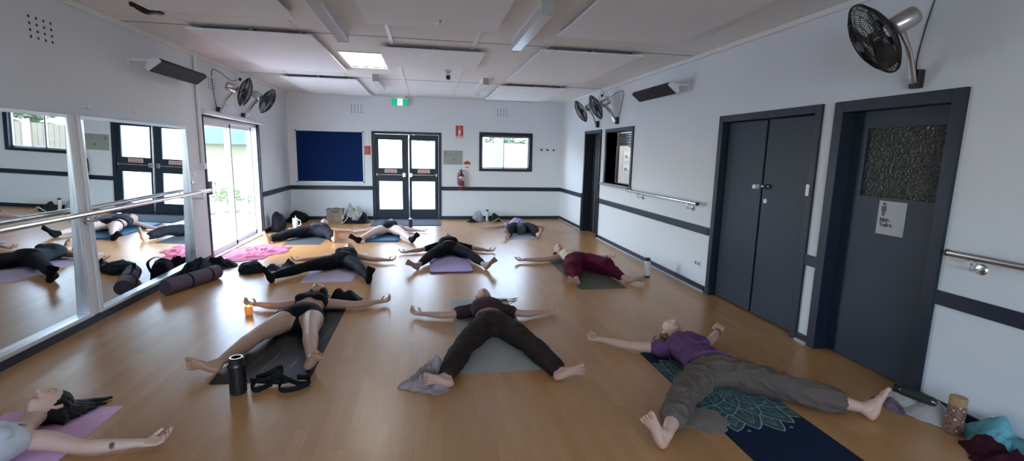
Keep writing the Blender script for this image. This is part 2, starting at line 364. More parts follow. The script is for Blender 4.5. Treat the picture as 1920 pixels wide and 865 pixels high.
d = thing('door_4', 'slate toilet door with patterned glass pane and white sign', 'door', (XR, 3.0, 0), kind='structure')
obj('door_frame', architrave(2.50, 3.477, 2.062, w=.085), m_trim, d, bevel=.003)
bm = new(); x0, x1 = XR+.10, XR+.14
box(bm, x0, x1, 2.59, 3.39, .012, 1.33); box(bm, x0, x1, 2.59, 3.39, 1.85, 1.985); box(bm, x0, x1, 2.59, 2.66, 1.33, 1.85); box(bm, x0, x1, 3.25, 3.39, 1.33, 1.85)
lf = obj('door_leaf', bm, m_door, d)
bm = new()
for a in ((2.645, 2.66, 1.33, 1.85), (3.25, 3.268, 1.33, 1.85), (2.645, 3.268, 1.315, 1.333), (2.645, 3.268, 1.85, 1.868)): box(bm, XR+.088, XR+.10, *a)
obj('glazing_bead', bm, m_trim, lf)
def patterned_glass():
    M = mat('patterned_obscure_glass', (.075, .082, .082, 1), .16, var=.3, vscale=9, spec=.8)
    n = M.node_tree.nodes; L = M.node_tree.links; vo = n.new('ShaderNodeTexVoronoi'); vo.inputs['Scale'].default_value = 55
    tc = n.new('ShaderNodeTexCoord'); L.new(tc.outputs['Object'], vo.inputs['Vector']); bp = n.new('ShaderNodeBump'); bp.inputs['Strength'].default_value = 1; bp.inputs['Distance'].default_value = .02
    L.new(vo.outputs['Distance'], bp.inputs['Height']); L.new(bp.outputs[0], n['Principled BSDF'].inputs['Normal']); return M
obj('pane', B(XR+.112, XR+.118, 2.655, 3.255, 1.325, 1.855), patterned_glass(), lf)
bm = new(); box(bm, XR+.088, XR+.10, 2.575, 2.60, 1.0, 1.40); obj('push_strip', bm, m_white, lf, bevel=.002)
sg = obj('toilet_sign', B(XR+.097, XR+.10, 2.865, 3.08, 1.06, 1.31), mat('pale_grey_sign', (.42, .44, .46, 1), .5, var=.03), lf, bevel=.001)
for k, t in enumerate(('Male', 'Toilet')):
    text('sign_text', t, .042, (XR+.0955, 3.058, 1.155-k*.036), ROT_RIGHT, m_black, sg, 'LEFT', .0012)
bm = new(); xx = XR+.096
lathe(bm, [(.012, 0), (.012, .001)], c=(xx, 3.036, 1.287), ax=(-1, 0, 0), seg=14)
box(bm, xx-.001, xx, 3.018, 3.054, 1.232, 1.272); box(bm, xx-.001, xx, 3.024, 3.034, 1.198, 1.235); box(bm, xx-.001, xx, 3.038, 3.048, 1.198, 1.235)
obj('man_pictogram', bm, m_black, sg)
# doorway by the servery: dark door
d = thing('door_5', 'narrow near black door beside the servery hatch', 'door', (XR, 9.3, 0), kind='structure')
obj('door_frame', architrave(8.82, 9.80, 2.085, w=.06), m_trim, d, bevel=.003)
lf = obj('door_leaf', B(XR+.13, XR+.17, 8.88, 9.74, .012, 2.02), mat('near_black_door_paint', (.004, .005, .007, 1), .5, spec=.2), d)
bm = new(); box(bm, XR+.122, XR+.13, 9.18, 9.26, 1.0, 2.0); obj('door_gap_line', B(XR+.118, XR+.13, 9.395, 9.41, .02, 2.0), m_grey, lf)  # light line of the door gap put in as a grey strip
bm.free()
l_ = obj('notice_plate', B(XR+.122, XR+.13, 8.98, 9.25, 1.33, 1.42), m_cream, lf)
bm = new()
for z in (1.34, 1.375): box(bm, XR+.1195, XR+.122, 8.99, 9.24, z, z+.02)
obj('printed_lines', bm, m_red, l_)
bm = new(); box(bm, XR-.03, XR-.018, 8.835, 8.85, .9, 2.0); box(bm, XR-.035, XR-.0, 8.80, 8.83, 0, .80); box(bm, XR-.035, XR, 9.79, 9.82, 0, .80); obj('corner_guard', bm, m_trim, d)
# servery hatch with room behind
d = thing('window_2', 'servery hatch with half lowered roller shutter in right wall', 'window', (XR, 8.0, 1.06), kind='structure')
bm = new(); x0 = XR-.022
box(bm, x0, XR+.2, 7.37, 7.43, 1.06, 2.075); box(bm, x0, XR+.2, 8.55, 8.61, 1.06, 2.075); box(bm, x0, XR+.2, 7.43, 8.55, 2.015, 2.075)
obj('window_frame', bm, m_trim, d, bevel=.003)
obj('counter_ledge', B(XR-.08, XR+.34, 7.34, 8.64, 1.06, 1.10), m_grey, d, bevel=.004)
bm = new()
for k in range(5): tube(bm, [(XR+.225, 7.44, 1.80+k*.045), (XR+.225, 8.54, 1.80+k*.045)], [(.012, .024)]*2, up=(0, 0, 1), seg=10)
obj('roller_shutter', bm, m_alu, d)
m_kit = wall_mat('kitchen_wall_paint', (.62, .63, .64, 1))
bm = new(); KX, KY0, KY1 = 5.6, 6.2, 8.82
box(bm, XR+.2, KX, KY1, KY1+.1, 0, 2.9); box(bm, KX, KX+.1, KY0, KY1+.1, 0, 2.9); box(bm, XR+.2, KX, KY0-.1, KY0, 0, 2.9); box(bm, XR+.2, KX+.1, KY0-.1, KY1+.1, 2.5, 2.6); box(bm, XR+.2, KX+.1, KY0-.1, KY1+.1, -.1, 0)
tag(obj('wall_kitchen', bm, m_kit), 'pale walls of the small kitchen behind the servery', 'wall', kind='structure')
k_l = bpy.data.lights.new('kitchen_fill_light', 'POINT'); k_l.energy = 15; k_l.shadow_soft_size = .2; k_o = bpy.data.objects.new('kitchen_fill_light', k_l); COL.objects.link(k_o); k_o.location = (4.4, 7.6, 2.2)  # added fill light for the kitchen, no lamp fixture hangs here
bm = new(); box(bm, XR+.205, XR+.30, 8.66, 8.79, 0.005, 2.3); tag(obj('fridge_panel', bm, m_black), 'tall black cabinet side inside the servery kitchen', 'cabinet')
for x, z, s, wd in ((3.85, 1.80, .13, .13), (3.80, 1.60, .18, .17), (3.80, 1.36, .14, .17)):
    o = tag(obj('wall_notice', B(x-wd/2, x+wd/2, KY1-.008, KY1-.002, z-s/2, z+s/2), m_white), {1.80: 'round dark notice highest on the kitchen wall', 1.60: 'white notice in the middle of the kitchen wall', 1.36: 'small white notice lowest on the kitchen wall'}[z], 'notice', 'notices inside the kitchen')
    bm = new()
    if z > 1.7: lathe(bm, [(.05, 0), (.05, .002)], c=(x, KY1-.009, z), ax=(0, -1, 0))
    else: box(bm, x-.05, x+.0, KY1-.011, KY1-.008, z-.03, z+.01); box(bm, x-.06, x+.07, KY1-.011, KY1-.008, z-.045, z-.037)
    obj('print', bm, m_grey, o)
bm = new()  # unseen boxes added behind the right wall doors to stop light leaks
for a, b in ((2.3, 5.2), (8.95, 10.2)):
    box(bm, XR+.22, XR+.9, a, b, -.12, 0); box(bm, XR+.8, XR+.9, a, b, 0, 2.6); box(bm, XR+.2, XR+.9, a-.1, a, 0, 2.6); box(bm, XR+.2, XR+.9, b, b+.1, 0, 2.6); box(bm, XR+.2, XR+.9, a, b, 2.5, 2.6)
tag(obj('wall_light_block', bm, m_kit), 'unseen plain boxes added behind the doors to block light leaks', 'wall', kind='structure')
# rear windows added unseen behind the viewer to light the near end
w = thing('window_rear_added', 'wide unseen rear window added to light the near end', 'window', (.1, YB, .9), kind='structure')
bm = new()
for a in ((-2.45, -2.35), (2.55, 2.65), (.05, .11), (-1.23, -1.17), (1.35, 1.41)): box(bm, a[0], a[1], YB-.12, YB+.01, .9, 2.45)
box(bm, -2.45, 2.65, YB-.12, YB+.01, .86, .93); box(bm, -2.45, 2.65, YB-.12, YB+.01, 2.42, 2.49)
obj('window_frame', bm, m_trim, w); obj('pane', B(-2.4, 2.6, YB-.07, YB-.064, .92, 2.44), m_glass, w)

# ---------------------------------------------------------------- mirrors and barre, left wall
def mirror(y0, y1, fx, label):
    t = thing('wall_mirror', label, 'mirror', (XL+.03, (y0+y1)/2, .08), group=None)
    bm = new(); x0, x1 = XL+.001, XL+.088
    box(bm, x0, x1, y0, y1, .078, .112); box(bm, x0, x1, y0, y1, 1.815, 1.845); box(bm, x0, x1, y0, y0+.02, .112, 1.815); box(bm, x0, x1, y1-.02, y1, .112, 1.815)
    obj('mirror_frame', bm, m_alu, t, bevel=.002)
    bm = new(); c = [(y0+.02, .112), (y1-.02, .112), (y1-.02, 1.815), (y0+.02, 1.815)]
    f = [bm.verts.new((fx(a, b), a, b)) for a, b in c]; g = [bm.verts.new((fx(a, b)-.006, a, b)) for a, b in c]
    bm.faces.new(f); bm.faces.new(g[::-1])
    for i in range(4): bm.faces.new((f[i], g[i], g[(i+1) % 4], f[(i+1) % 4]))
    obj('mirror_glass', bm, m_mirror, t); return t
mirror(2.45, 4.69, lambda y, z: -3.0066+.0266*z, 'large wall mirror nearest the viewer, left of the metal post')
mirror(4.84, 6.72, lambda y, z: -2.9036-.0174*y+.0245*z, 'large wall mirror between metal post and white wall strip')
bm = new(); box(bm, XL, XL+.075, 4.69, 4.84, .078, 1.85); box(bm, XL+.075, XL+.09, 4.695, 4.72, .078, 1.85); box(bm, XL+.075, XL+.09, 4.81, 4.835, .078, 1.85)
tag(obj('trim_4', bm, m_whitealu, bevel=.003), 'grey metal cover post between the two wall mirrors', 'post', kind='structure')
bm = new(); box(bm, XL+.016, XL+.07, 2.45, 6.72, .0, .076); tag(obj('mirror_gap_fill', bm, m_trim), 'dark box for the shaded gap under the mirrors', 'baseboard', kind='structure')  # shade of the gap under the mirrors put in as a dark box
def rail_bracket(y, x_wall, s, z, zr, parent, xr):
    bm = new(); lathe(bm, [(.034, 0), (.034, .004), (.026, .012), (.001, .014)], c=(x_wall, y, z), ax=(s, 0, 0))
    tube(bm, [(x_wall, y, z), (xr-s*.012, y, z), (xr, y, z+.012), (xr, y, zr)], [.007]*4, sub=3); box(bm, xr-.01, xr+.01, y-.03, y+.03, zr-.026, zr-.018)
    obj('bracket', bm, m_steel, parent, smooth=False)
t = thing('ballet_barre', 'long stainless steel barre in front of the mirrors', 'barre', (-2.86, 5.4, 1.0))
bm = new(); tube(bm, [(-2.86, 2.6, 1.0), (-2.86, 7.05, 1.025)], [.021, .021], seg=18, r0=False, r1=False); obj('barre_rail', bm, m_steel, t, smooth=False)
for y in (3.0, 4.76, 6.83): rail_bracket(y, XL+.09 if y < 5 and y > 4 else (XL+.0 if y > 6.7 else XL+.088), 1, .935, 1.0+(y-2.6)*.0056-.02, t, -2.86)
bm = new(); tube(bm, [(XL+.028, 7.255, ZC-.04), (XL+.028, 7.255, 1.34)], [.024, .024], seg=12, r0=False, r1=False); tube(bm, [(XL+.028, 7.255, ZC-.04), (XL+.04, 7.26, ZC)], [.026, .026])
box(bm, XL, XL+.055, 7.22, 7.30, 1.30, 1.38)
tag(obj('conduit_pipe', bm, m_whitealu), 'vertical grey conduit pipe beside the sliding door frame', 'pipe')
t = thing('switch_box', 'clear covered wall switch box above the barre end', 'switch', (XL, 6.89, 1.1))
obj('box_body', B(XL, XL+.045, 6.80, 6.99, 1.11, 1.29), m_whitealu, t, bevel=.006)
obj('switch_knob', B(XL+.045, XL+.058, 6.83, 6.87, 1.13, 1.16), m_steel, t); obj('switch_knob', B(XL+.045, XL+.055, 6.9, 6.95, 1.22, 1.26), m_steel, t)
obj('small_conduit', B(XL, XL+.02, 6.98, 7.22, 1.27, 1.285), m_whitealu, t)

# handrails on the right wall
for y0, y1, bs, lab in ((5.25, 7.30, (5.48, 6.9), 'stainless handrail under the servery hatch, before double doors'), (.2, 2.41, (2.27, 1.2, .4), 'stainless handrail nearest the viewer beyond the toilet door')):
    t = thing('handrail', lab, 'handrail', (XR-.08, (y0+y1)/2, 1.05))
    bm = new(); tube(bm, [(XR-.085, y0, 1.05), (XR-.085, y1, 1.05)], [.021, .021], seg=18, r0=False, r1=False)
    obj('rail', bm, m_steel, t)
    for ye in (y0, y1): obj('end_cap', LA([(.0215, -.006), (.0215, .006)], c=(XR-.085, ye, 1.05), ax=(0, 1, 0)), m_black, t)
    for y in bs: rail_bracket(y, XR, -1, .972, 1.04, t, XR-.085)

# ---------------------------------------------------------------- wall fans
m_cage = mat('dark_wire_cage', (.03, .03, .032, 1), .35, metal=.6); m_blade = mat('smoke_grey_fan_blade', (.035, .035, .036, 1), .3)
m_chrome = mat('brushed_nickel', (.5, .49, .47, 1), .28, metal=.9)
def fan(base, motor, head, rad, label, s, cable=None, group=None):
    base, motor, head = V(base), V(motor), V(head); motor = head-(head-motor).normalized()*.155
    t = thing('wall_fan', label, 'fan', base, group=group)
    bm = new(); box(bm, base.x-.025, base.x+.03, base.y-.032, base.y+.032, base.z-.07, base.z+.05); obj('wall_bracket', bm, m_black, t, bevel=.008)
    ax = (head-motor).normalized(); n0 = motor-ax*.02
    mid = base.lerp(n0, .55)+V((0, 0, -.02)); bm = new()
    tube(bm, [base+V((s*.03, 0, -.03)), mid, n0+V((0, 0, -.05))], [(.035, .018), (.028, .016), (.022, .016)], up=(s, 0, 1), sub=4); obj('arm', bm, m_chrome, t, smooth=True)
    bm = new(); lathe(bm, [(.03, -.11), (.055, -.10), (.062, -.08), (.062, .03), (.05, .05), (.02, .06)], c=motor, ax=ax, seg=24); obj('motor_housing', bm, m_chrome, t, smooth=True)
    lat, u = frame_of(ax, V((0, 0, 1)))
    def P(r, a, h): return head+ax*h+(lat*math.cos(a)+u*math.sin(a))*r
    bm = new(); lathe(bm, [(.035, -.05), (.042, -.02), (.042, .02), (.02, .03)], c=head, ax=ax)
    for k in range(3):
        a0 = k*2*PI/3+.4; NR, NA = 7, 7; g = []
        for i in range(NR):
            r = .03+(rad*.86-.03)*i/(NR-1); wd = (.55+.55*math.sin(PI*min(1, i/(NR-1)*.85)))*(1 if i < NR-1 else .6)
            g.append([[bm.verts.new(P(r, a0+wd*(j/(NA-1)-.5)*1.15, (j/(NA-1)-.5)*.05+dz)) for j in range(NA)] for dz in (0, .003)])
        for i in range(NR-1):
            for j in range(NA-1):
                for q in (0, 1): bm.faces.new((g[i][q][j], g[i][q][j+1], g[i+1][q][j+1], g[i+1][q][j]))
            for j in (0, NA-1): bm.faces.new((g[i][0][j], g[i][1][j], g[i+1][1][j], g[i+1][0][j]))
    obj('fan_blades', bm, m_blade, t)
    bm = new(); wr = .0019
    def prof(q, side):   # cage profile q 0..1
        r = rad*q; h = side*(.075*(1-q**3)+.005); return r, h
    for side in (-1, 1):
        for k in range(64):
            a = 2*PI*k/64; tube(bm, [P(prof(q, side)[0], a, prof(q, side)[1]) for q in (.16, .45, .75, .93, 1)], [wr]*5, seg=3, r0=False, r1=False)
        for q in (.16, .4, .62, .82, .93): tube(bm, [P(prof(q, side)[0], 2*PI*k/36, prof(q, side)[1]) for k in range(36)], [wr*1.2]*36, seg=4, closed=True)
    tube(bm, [P(rad, 2*PI*k/48, 0) for k in range(48)], [(.006, .010)]*48, seg=8, closed=True, up=ax)
    lathe(bm, [(.04, .078), (.04, .084)], c=head, ax=ax)
    obj('wire_guard', bm, m_cage, t)
    if cable: obj('power_cord', T(cable, [.0045]*len(cable), sub=5, seg=6), m_black, t, smooth=True)
    return t
fan((3.235, 2.82, 2.16), (3.02, 2.77, 2.493), (2.885, 2.845, 2.39), .25, 'large dark wall fan above the toilet door', -1, [(3.24, 2.80, 2.15), (3.262, 2.86, 2.25), (3.262, 2.84, 2.45), (3.262, 2.80, 2.65), (3.262, 2.77, 2.82)])
fan((3.235, 8.05, 2.21), (3.05, 8.16, 2.51), (2.90, 8.20, 2.425), .225, 'right hand fan of the two far fans above the servery', -1, [(3.24, 8.03, 2.22), (3.262, 8.0, 2.35), (3.262, 7.88, 2.66), (3.262, 8.2, 2.68), (3.262, 8.45, 2.64), (3.262, 8.6, 2.655), (3.255, 8.76, 2.68)])
fan((3.235, 9.02, 2.20), (3.05, 8.97, 2.51), (2.90, 9.03, 2.42), .225, 'left hand fan of the two far fans above the dark doorway', -1)
fan((XL+.035, 7.88, 2.13), (-2.82, 7.92, 2.475), (-2.67, 8.0, 2.42), .225, 'fan nearer the viewer of the two above sliding door', 1, [(XL+.03, 7.86, 2.15), (XL+.01, 7.83, 2.3), (XL+.01, 7.80, 2.68), (XL+.01, 8.1, 2.70), (XL+.01, 8.5, 2.64), (XL+.015, 8.72, 2.68)])
fan((XL+.035, 8.86, 2.12), (-2.82, 9.03, 2.475), (-2.67, 9.03, 2.39), .225, 'farther fan of the two above sliding door, tipped down', 1)
for s, x, lab in ((1, XL, 'left'), (-1, XR, 'right')):
    y = 8.83 if s < 0 else 8.8; bm = new(); box(bm, min(x, x+s*.09), max(x, x+s*.09), y-.05, y+.05, ZC-.11, ZC-.04)
    t = tag(obj('ceiling_socket', bm, m_white, bevel=.004), f'white power socket box under the cornice, {lab} wall', 'socket')
    bm = new(); lathe(bm, [(.02, 0), (.024, .02), (.012, .045)], c=(x+s*.05, y-.03, ZC-.11), ax=(0, 0, -1)); obj('plug', bm, m_black, t)

# ---------------------------------------------------------------- radiant heaters
m_heat = mat('charcoal_heater_panel', (.012, .016, .022, 1), .6, spec=.25)
def heater(x, s, y0, y1, zc, label):
    xw = XL if s > 0 else XR
    t = thing('radiant_heater', label, 'heater', (xw, (y0+y1)/2, zc))
    R = Matrix.Translation(V((x, 0, zc))) @ Matrix.Rotation(s*math.radians(-38), 4, 'Y')
    obj('heater_panel', B(-.085, .085, y0, y1, -.028, .02, M=R), m_heat, t, bevel=.008)
    obj('end_cap', B(-.085, .085, y0-.014, y0, -.03, .025, M=R), m_whitealu, t, bevel=.003); obj('end_cap', B(-.085, .085, y1, y1+.014, -.03, .025, M=R), m_whitealu, t, bevel=.003); obj('back_channel', B(-.06, .06, y0, y1, .02, .05, M=R), m_whitealu, t)
    for y in (y0+.04, y1-.04):
        bm = new(); box(bm, min(xw, xw+s*.012), max(xw, xw+s*.012), y-.03, y+.03, zc-.03, zc+.09); box(bm, min(xw, x), max(xw, x), y-.012, y+.012, zc+.03, zc+.055); obj('bracket', bm, m_whitealu, t)
heater(-2.80, 1, 5.78, 6.86, 2.44, 'long charcoal radiant heater high on the left wall')
heater(3.05, -1, 5.78, 6.86, 2.46, 'long charcoal radiant heater high on the right wall')

# ---------------------------------------------------------------- vents, hooks, outlet and marks
def vent(axis, at, u0, u1, z0, z1, label, n=4):
    c0 = (at, (u0+u1)/2, (z0+z1)/2) if axis[0] == 'x' else ((u0+u1)/2, at, (z0+z1)/2); t = thing('air_vent', label, 'vent', c0)
    for i in range(n):
        for j in range(n):
            u = u0+(u1-u0)*(i+.5)/n; z = z0+(z1-z0)*(j+.5)/n
            c = (at, u, z) if axis[0] == 'x' else (u, at, z); a = {'x+': (1, 0, 0), 'x-': (-1, 0, 0), 'y-': (0, -1, 0)}[axis]
            obj('vent_hole', LA([(.0115, -.01), (.0115, .0012)], c=c, ax=a, seg=10), m_black, t)
vent('x+', XL, 4.50, 4.80, 2.40, 2.60, 'square of drilled vent holes high on wall nearest viewer')
vent('x+', XL, 7.66, 7.92, 2.41, 2.58, 'square of vent holes left wall beside the fan')
vent('y-', YF, -1.70, -1.42, 2.42, 2.62, 'square of vent holes above the blue noticeboard')
vent('y-', YF, 1.63, 1.92, 2.46, 2.65, 'square of vent holes above the far window')
for k, x in enumerate((2.757, 2.91, 3.066)):
    bm = new(); lathe(bm, [(.022, 0), (.022, .006), (.01, .012), (.012, .045), (.018, .05), (.001, .056)], c=(x, YF, 1.70), ax=(0, -1, 0)); tag(obj('coat_hook', bm, m_black, smooth=True), ['leftmost of the three black coat hooks', 'middle of the three black coat hooks', 'rightmost of the three black coat hooks, nearest corner'][k], 'hook', 'coat hooks on the far wall')
t = tag(obj('power_outlet', B(XR-.012, XR, 5.21, 5.33, .28, .36), m_white, bevel=.003), 'white double power outlet low on right wall', 'outlet')
for y in (5.24, 5.30): obj('socket_face', B(XR-.015, XR-.012, y-.018, y+.018, .30, .34), m_grey, t)

# ---------------------------------------------------------------- far wall signs and objects
y = YF
t = thing('noticeboard', 'large blue felt noticeboard with silver frame', 'noticeboard', (-2.155, y, .867))
obj('felt', B(-2.87, -1.442, y-.02, y-.001, .878, 2.008), mat('royal_blue_felt', (.006, .022, .095, 1), .95, var=.15, vscale=30, spec=.1, bump=.3, bscale=400), t)
bm = new()
for a in ((-2.882, -2.868, .867, 2.018), (-1.445, -1.431, .867, 2.018), (-2.868, -1.445, .867, .881), (-2.868, -1.445, 2.004, 2.018)): box(bm, a[0], a[1], y-.026, y, a[2], a[3])
obj('board_frame', bm, m_alu, t)
for x in (-2.878, -1.435):
    for z in (.871, 2.014): obj('corner_cap', B(x-.014, x+.014, y-.03, y, z-.014, z+.014), m_black, t, bevel=.004)
t = tag(obj('red_notice', B(-1.403, -1.272, y-.006, y, 1.50, 1.70), m_red), 'small red notice between noticeboard and doors', 'sign')
bm = new()
for k in range(6): box(bm, -1.393, -1.282-.02*(k % 3), y-.008, y-.006, 1.52+k*.027, 1.528+k*.027)
obj('printed_lines', bm, mat('dull_pink_print', (.5, .25, .22, 1), .6), t)
t = tag(obj('extinguisher_sign', B(.669, .858, y-.006, y, 1.93, 2.227), m_cream), 'upright red fire extinguisher sign with pale pictogram', 'sign')
obj('red_field', B(.677, .85, y-.008, y-.006, 1.985, 2.22), m_red, t)
bm = new(); box(bm, .735, .79, y-.0095, y-.008, 2.02, 2.15); lathe(bm, [(.0275, 0), (.0275, .0015)], c=(.7625, y-.008, 2.15), ax=(0, -1, 0)); box(bm, .752, .773, y-.0095, y-.008, 2.17, 2.20); box(bm, .74, .785, y-.0095, y-.008, 1.995, 2.01)
obj('pictogram', bm, m_cream, t); obj('red_band', B(.677, .85, y-.008, y-.006, 1.937, 1.975), m_red, t)
obj('printed_lines', B(.69, .837, y-.0095, y-.008, 1.948, 1.964), m_cream, t)
t = tag(obj('floor_plan_panel', B(.383, .836, y-.012, y, 1.311, 1.639), mat('grey_green_panel', (.30, .32, .30, 1), .45, var=.08), bevel=.002), 'grey green laminated plan panel right of the doors', 'panel')
bm = new()
for a in ((.42, .46, 1.52, 1.6), (.49, .58, 1.50, 1.505), (.49, .58, 1.55, 1.555), (.49, .494, 1.5, 1.555), (.58, .584, 1.5, 1.555), (.69, .70, 1.53, 1.56), (.48, .56, 1.59, 1.594)): box(bm, a[0], a[1], y-.0135, y-.012, a[2], a[3])
obj('plan_lines', bm, m_grey, t); obj('panel_lock', LA([(.014, 0), (.014, .006)], c=(.632, y-.012, 1.425), ax=(0, -1, 0)), m_black, t)
t = tag(obj('round_sign', LA([(.09, 0), (.09, .004)], c=(.95, y, 1.312), ax=(0, -1, 0), seg=36), m_cream), 'round red and cream extinguisher type sign above extinguisher', 'sign')
bm = new(); vs = [bm.verts.new((.95+.083*math.cos(a), y-.0055, 1.318+.08*math.sin(a))) for a in np.linspace(0, PI, 20)]; bm.faces.new(vs[::-1])
obj('red_cap', bm, m_red, t, flip=False); obj('printed_lines', B(.905, .995, y-.006, y-.004, 1.245, 1.262), m_black, t)
t = thing('fire_extinguisher', 'dark red fire extinguisher hanging beside the exit doors', 'extinguisher', (.80, y-.09, .72))
bm = new(); lathe(bm, [(.06, .715), (.068, .725), (.068, 1.03), (.06, 1.075), (.032, 1.10), (.022, 1.125)], c=(.81, y-.085, 0)); obj('cylinder', bm, mat('dark_red_enamel', (.16, .014, .02, 1), .25, coat=.5), t, smooth=True)
bm = new(); lathe(bm, [(.0695, .99), (.0695, 1.035)], c=(.81, y-.085, 0)); lathe(bm, [(.032, 0), (.032, .003)], c=(.845, y-.152, .965), ax=(.35, -1, 0)); lathe(bm, [(.0692, .80), (.0692, .815)], c=(.81, y-.085, 0)); obj('label', bm, mat('pale_pink_label', (.55, .45, .47, 1), .5), t)
bm = new(); box(bm, .79, .83, y-.105, y-.065, 1.12, 1.165); tube(bm, [(.76, y-.085, 1.185), (.81, y-.085, 1.165), (.87, y-.085, 1.17)], [.009]*3); tube(bm, [(.80, y-.085, 1.165), (.81, y-.085, 1.21)], [.013, .01]); obj('valve_handle', bm, m_black, t)
obj('hose', T([(.80, y-.085, 1.14), (.745, y-.10, 1.12), (.722, y-.11, 1.02), (.722, y-.11, .88), (.74, y-.115, .84)], [.011]*5, sub=5), m_black, t, smooth=True)
obj('wall_bracket', B(.78, .84, y-.03, y, .9, 1.0), m_steel, t)
t = thing('exit_sign', 'green illuminated exit sign with running man under the ceiling', 'sign', (-.59, 11.5, 2.70))
obj('housing', B(-.785, -.40, 11.49, 11.54, 2.612, 2.785), m_white, t, bevel=.004)
obj('green_face', B(-.775, -.41, 11.484, 11.49, 2.622, 2.768), mat('lit_exit_green', (.0, .16, .07, 1), .4, emit=(.0, .30, .14, 1), es=.45), t)
pn = obj('white_panel', B(-.645, -.535, 11.481, 11.484, 2.626, 2.764), mat('lit_exit_white', (.7, .9, .7, 1), .4, emit=(.75, 1, .78, 1), es=.8), t)
bm = new(); yy = 11.479; g = lambda p, r=.006: tube(bm, [(a, yy, b) for a, b in p], [r]*len(p), seg=6)
g([(-.583, 2.735), (-.598, 2.69)], .008); g([(-.598, 2.69), (-.615, 2.665), (-.635, 2.655)]); g([(-.598, 2.69), (-.578, 2.668), (-.572, 2.638)]); g([(-.588, 2.728), (-.565, 2.712), (-.555, 2.722)], .004); g([(-.588, 2.728), (-.61, 2.72), (-.618, 2.702)], .004); lathe(bm, [(.009, 0), (.009, .003)], c=(-.574, 11.481, 2.751), ax=(0, -1, 0), seg=12)
obj('running_man', bm, mat('exit_dark_green', (.0, .07, .03, 1), .5), pn)
obj('ceiling_mount', B(-.70, -.48, 11.50, 11.53, 2.785, ZC), m_white, t)

# ---------------------------------------------------------------- ceiling: panels, lights, skylight
def cpanel(x0, x1, y0, y1, label):
    t = thing('acoustic_panel', label, 'ceiling panel', ((x0+x1)/2, (y0+y1)/2, 2.78), group='suspended ceiling panels')
    bm = new(); nx, ny = 2, 14; V_ = {}
    for i in range(nx+1):
        for j in range(ny+1):
            for k in (0, 1):
                q = j/ny; bow = .004*math.sin(q*PI*2)
                V_[i, j, k] = bm.verts.new((x0+(x1-x0)*i/nx, y0+(y1-y0)*q, 2.775+bow+k*.016))
    for i in range(nx):
        for j in range(ny):
            for k in (0, 1): bm.faces.new([V_[i+a, j+b, k] for a, b in ((0, 0), (1, 0), (1, 1), (0, 1))])
    for j in range(ny):
        for i in (0, nx): bm.faces.new([V_[i, j, 0], V_[i, j+1, 0], V_[i, j+1, 1], V_[i, j, 1]])
    for i in range(nx):
        for j in (0, ny): bm.faces.new([V_[i, j, 0], V_[i+1, j, 0], V_[i+1, j, 1], V_[i, j, 1]])
    obj('panel_board', bm, m_panel, t)
    bm = new()
    for x in (x0+.12, (x0+x1)/2, x1-.12): box(bm, x-.02, x+.02, y0+.02, y1-.02, 2.794, ZC-.001)
    obj('hanging_rails', bm, mat('raw_timber_batten', (.22, .19, .15, 1), .8), t)
cpanel(-2.39, -1.18, 2.5, 4.95, 'white suspended ceiling panel, front row left')
cpanel(-2.39, -1.18, 5.60, 8.03, 'white suspended ceiling panel, middle row left, beside skylight')
cpanel(-2.40, -1.17, 8.80, 11.25, 'white suspended ceiling panel, back row left')
cpanel(-.55, .68, 2.5, 4.92, 'white suspended ceiling panel, front row centre')
cpanel(-.545, .70, 6.00, 7.27, 'short white suspended ceiling panel, centre, right of skylight')
cpanel(1.31, 2.60, 2.5, 4.96, 'white suspended ceiling panel, front row right')
cpanel(1.31, 2.55, 5.63, 7.95, 'white suspended ceiling panel, middle row right')
cpanel(1.30, 2.54, 8.73, 10.95, 'white suspended ceiling panel, back row right')
m_diff = mat('prismatic_light_cover', (.62, .63, .66, 1), .25, var=.03)
for x, a, b, lab in ((-.86, 4.16, 5.54, 'unlit fluorescent batten light, front left'), (.98, 4.02, 5.50, 'unlit fluorescent batten light, front right'), (-.82, 8.40, 9.80, 'unlit fluorescent batten light, back left'), (.98, 8.25, 9.75, 'unlit fluorescent batten light, back right')):
    t = thing('fluorescent_light', lab, 'ceiling light', (x, (a+b)/2, ZC), group='fluorescent battens')
    w = .055 if a < 6 else .045
    obj('light_body', B(x-w, x+w, a, b, ZC-.035, ZC), m_white, t); obj('light_cover', B(x-w, x+w, a+.002, b-.002, ZC-.105, ZC-.035), m_diff, t, bevel=.004)
    mw = mat('warm_grey_plastic', (.36, .35, .33, 1), .5); obj('end_cap', B(x-w-.001, x+w+.001, a-.006, a+.012, ZC-.108, ZC), mw, t); obj('end_cap', B(x-w-.001, x+w+.001, b-.012, b+.006, ZC-.108, ZC), mw, t)
t = thing('skylight', 'bright rectangular skylight in the ceiling', 'skylight', ((SX0+SX1)/2, (SY0+SY1)/2, ZC), kind='structure'); t.name = 'window_4'
bm = new()
for a in ((SX0-.03, SX0, SY0-.03, SY1+.03), (SX1, SX1+.03, SY0-.03, SY1+.03), (SX0, SX1, SY0-.03, SY0), (SX0, SX1, SY1, SY1+.03)): box(bm, a[0], a[1], a[2], a[3], ZC-.012, ZC+.16)
obj('shaft_frame', bm, m_whitealu, t)
obj('diffuser', B(SX0, SX1, SY0, SY1, ZC+.012, ZC+.022), mat('daylit_diffuser', (.9, .9, .88, 1), .5, emit=(1, .99, .93, 1), es=3.0), t)
t = thing('security_camera', 'small white and black camera hanging from ceiling', 'camera', (.32, 7.49, ZC))
bm = new(); box(bm, .27, .37, 7.45, 7.55, ZC-.06, ZC-.0); box(bm, .285, .355, 7.42, 7.50, ZC-.11, ZC-.075); obj('camera_base', bm, m_white, t, bevel=.004)
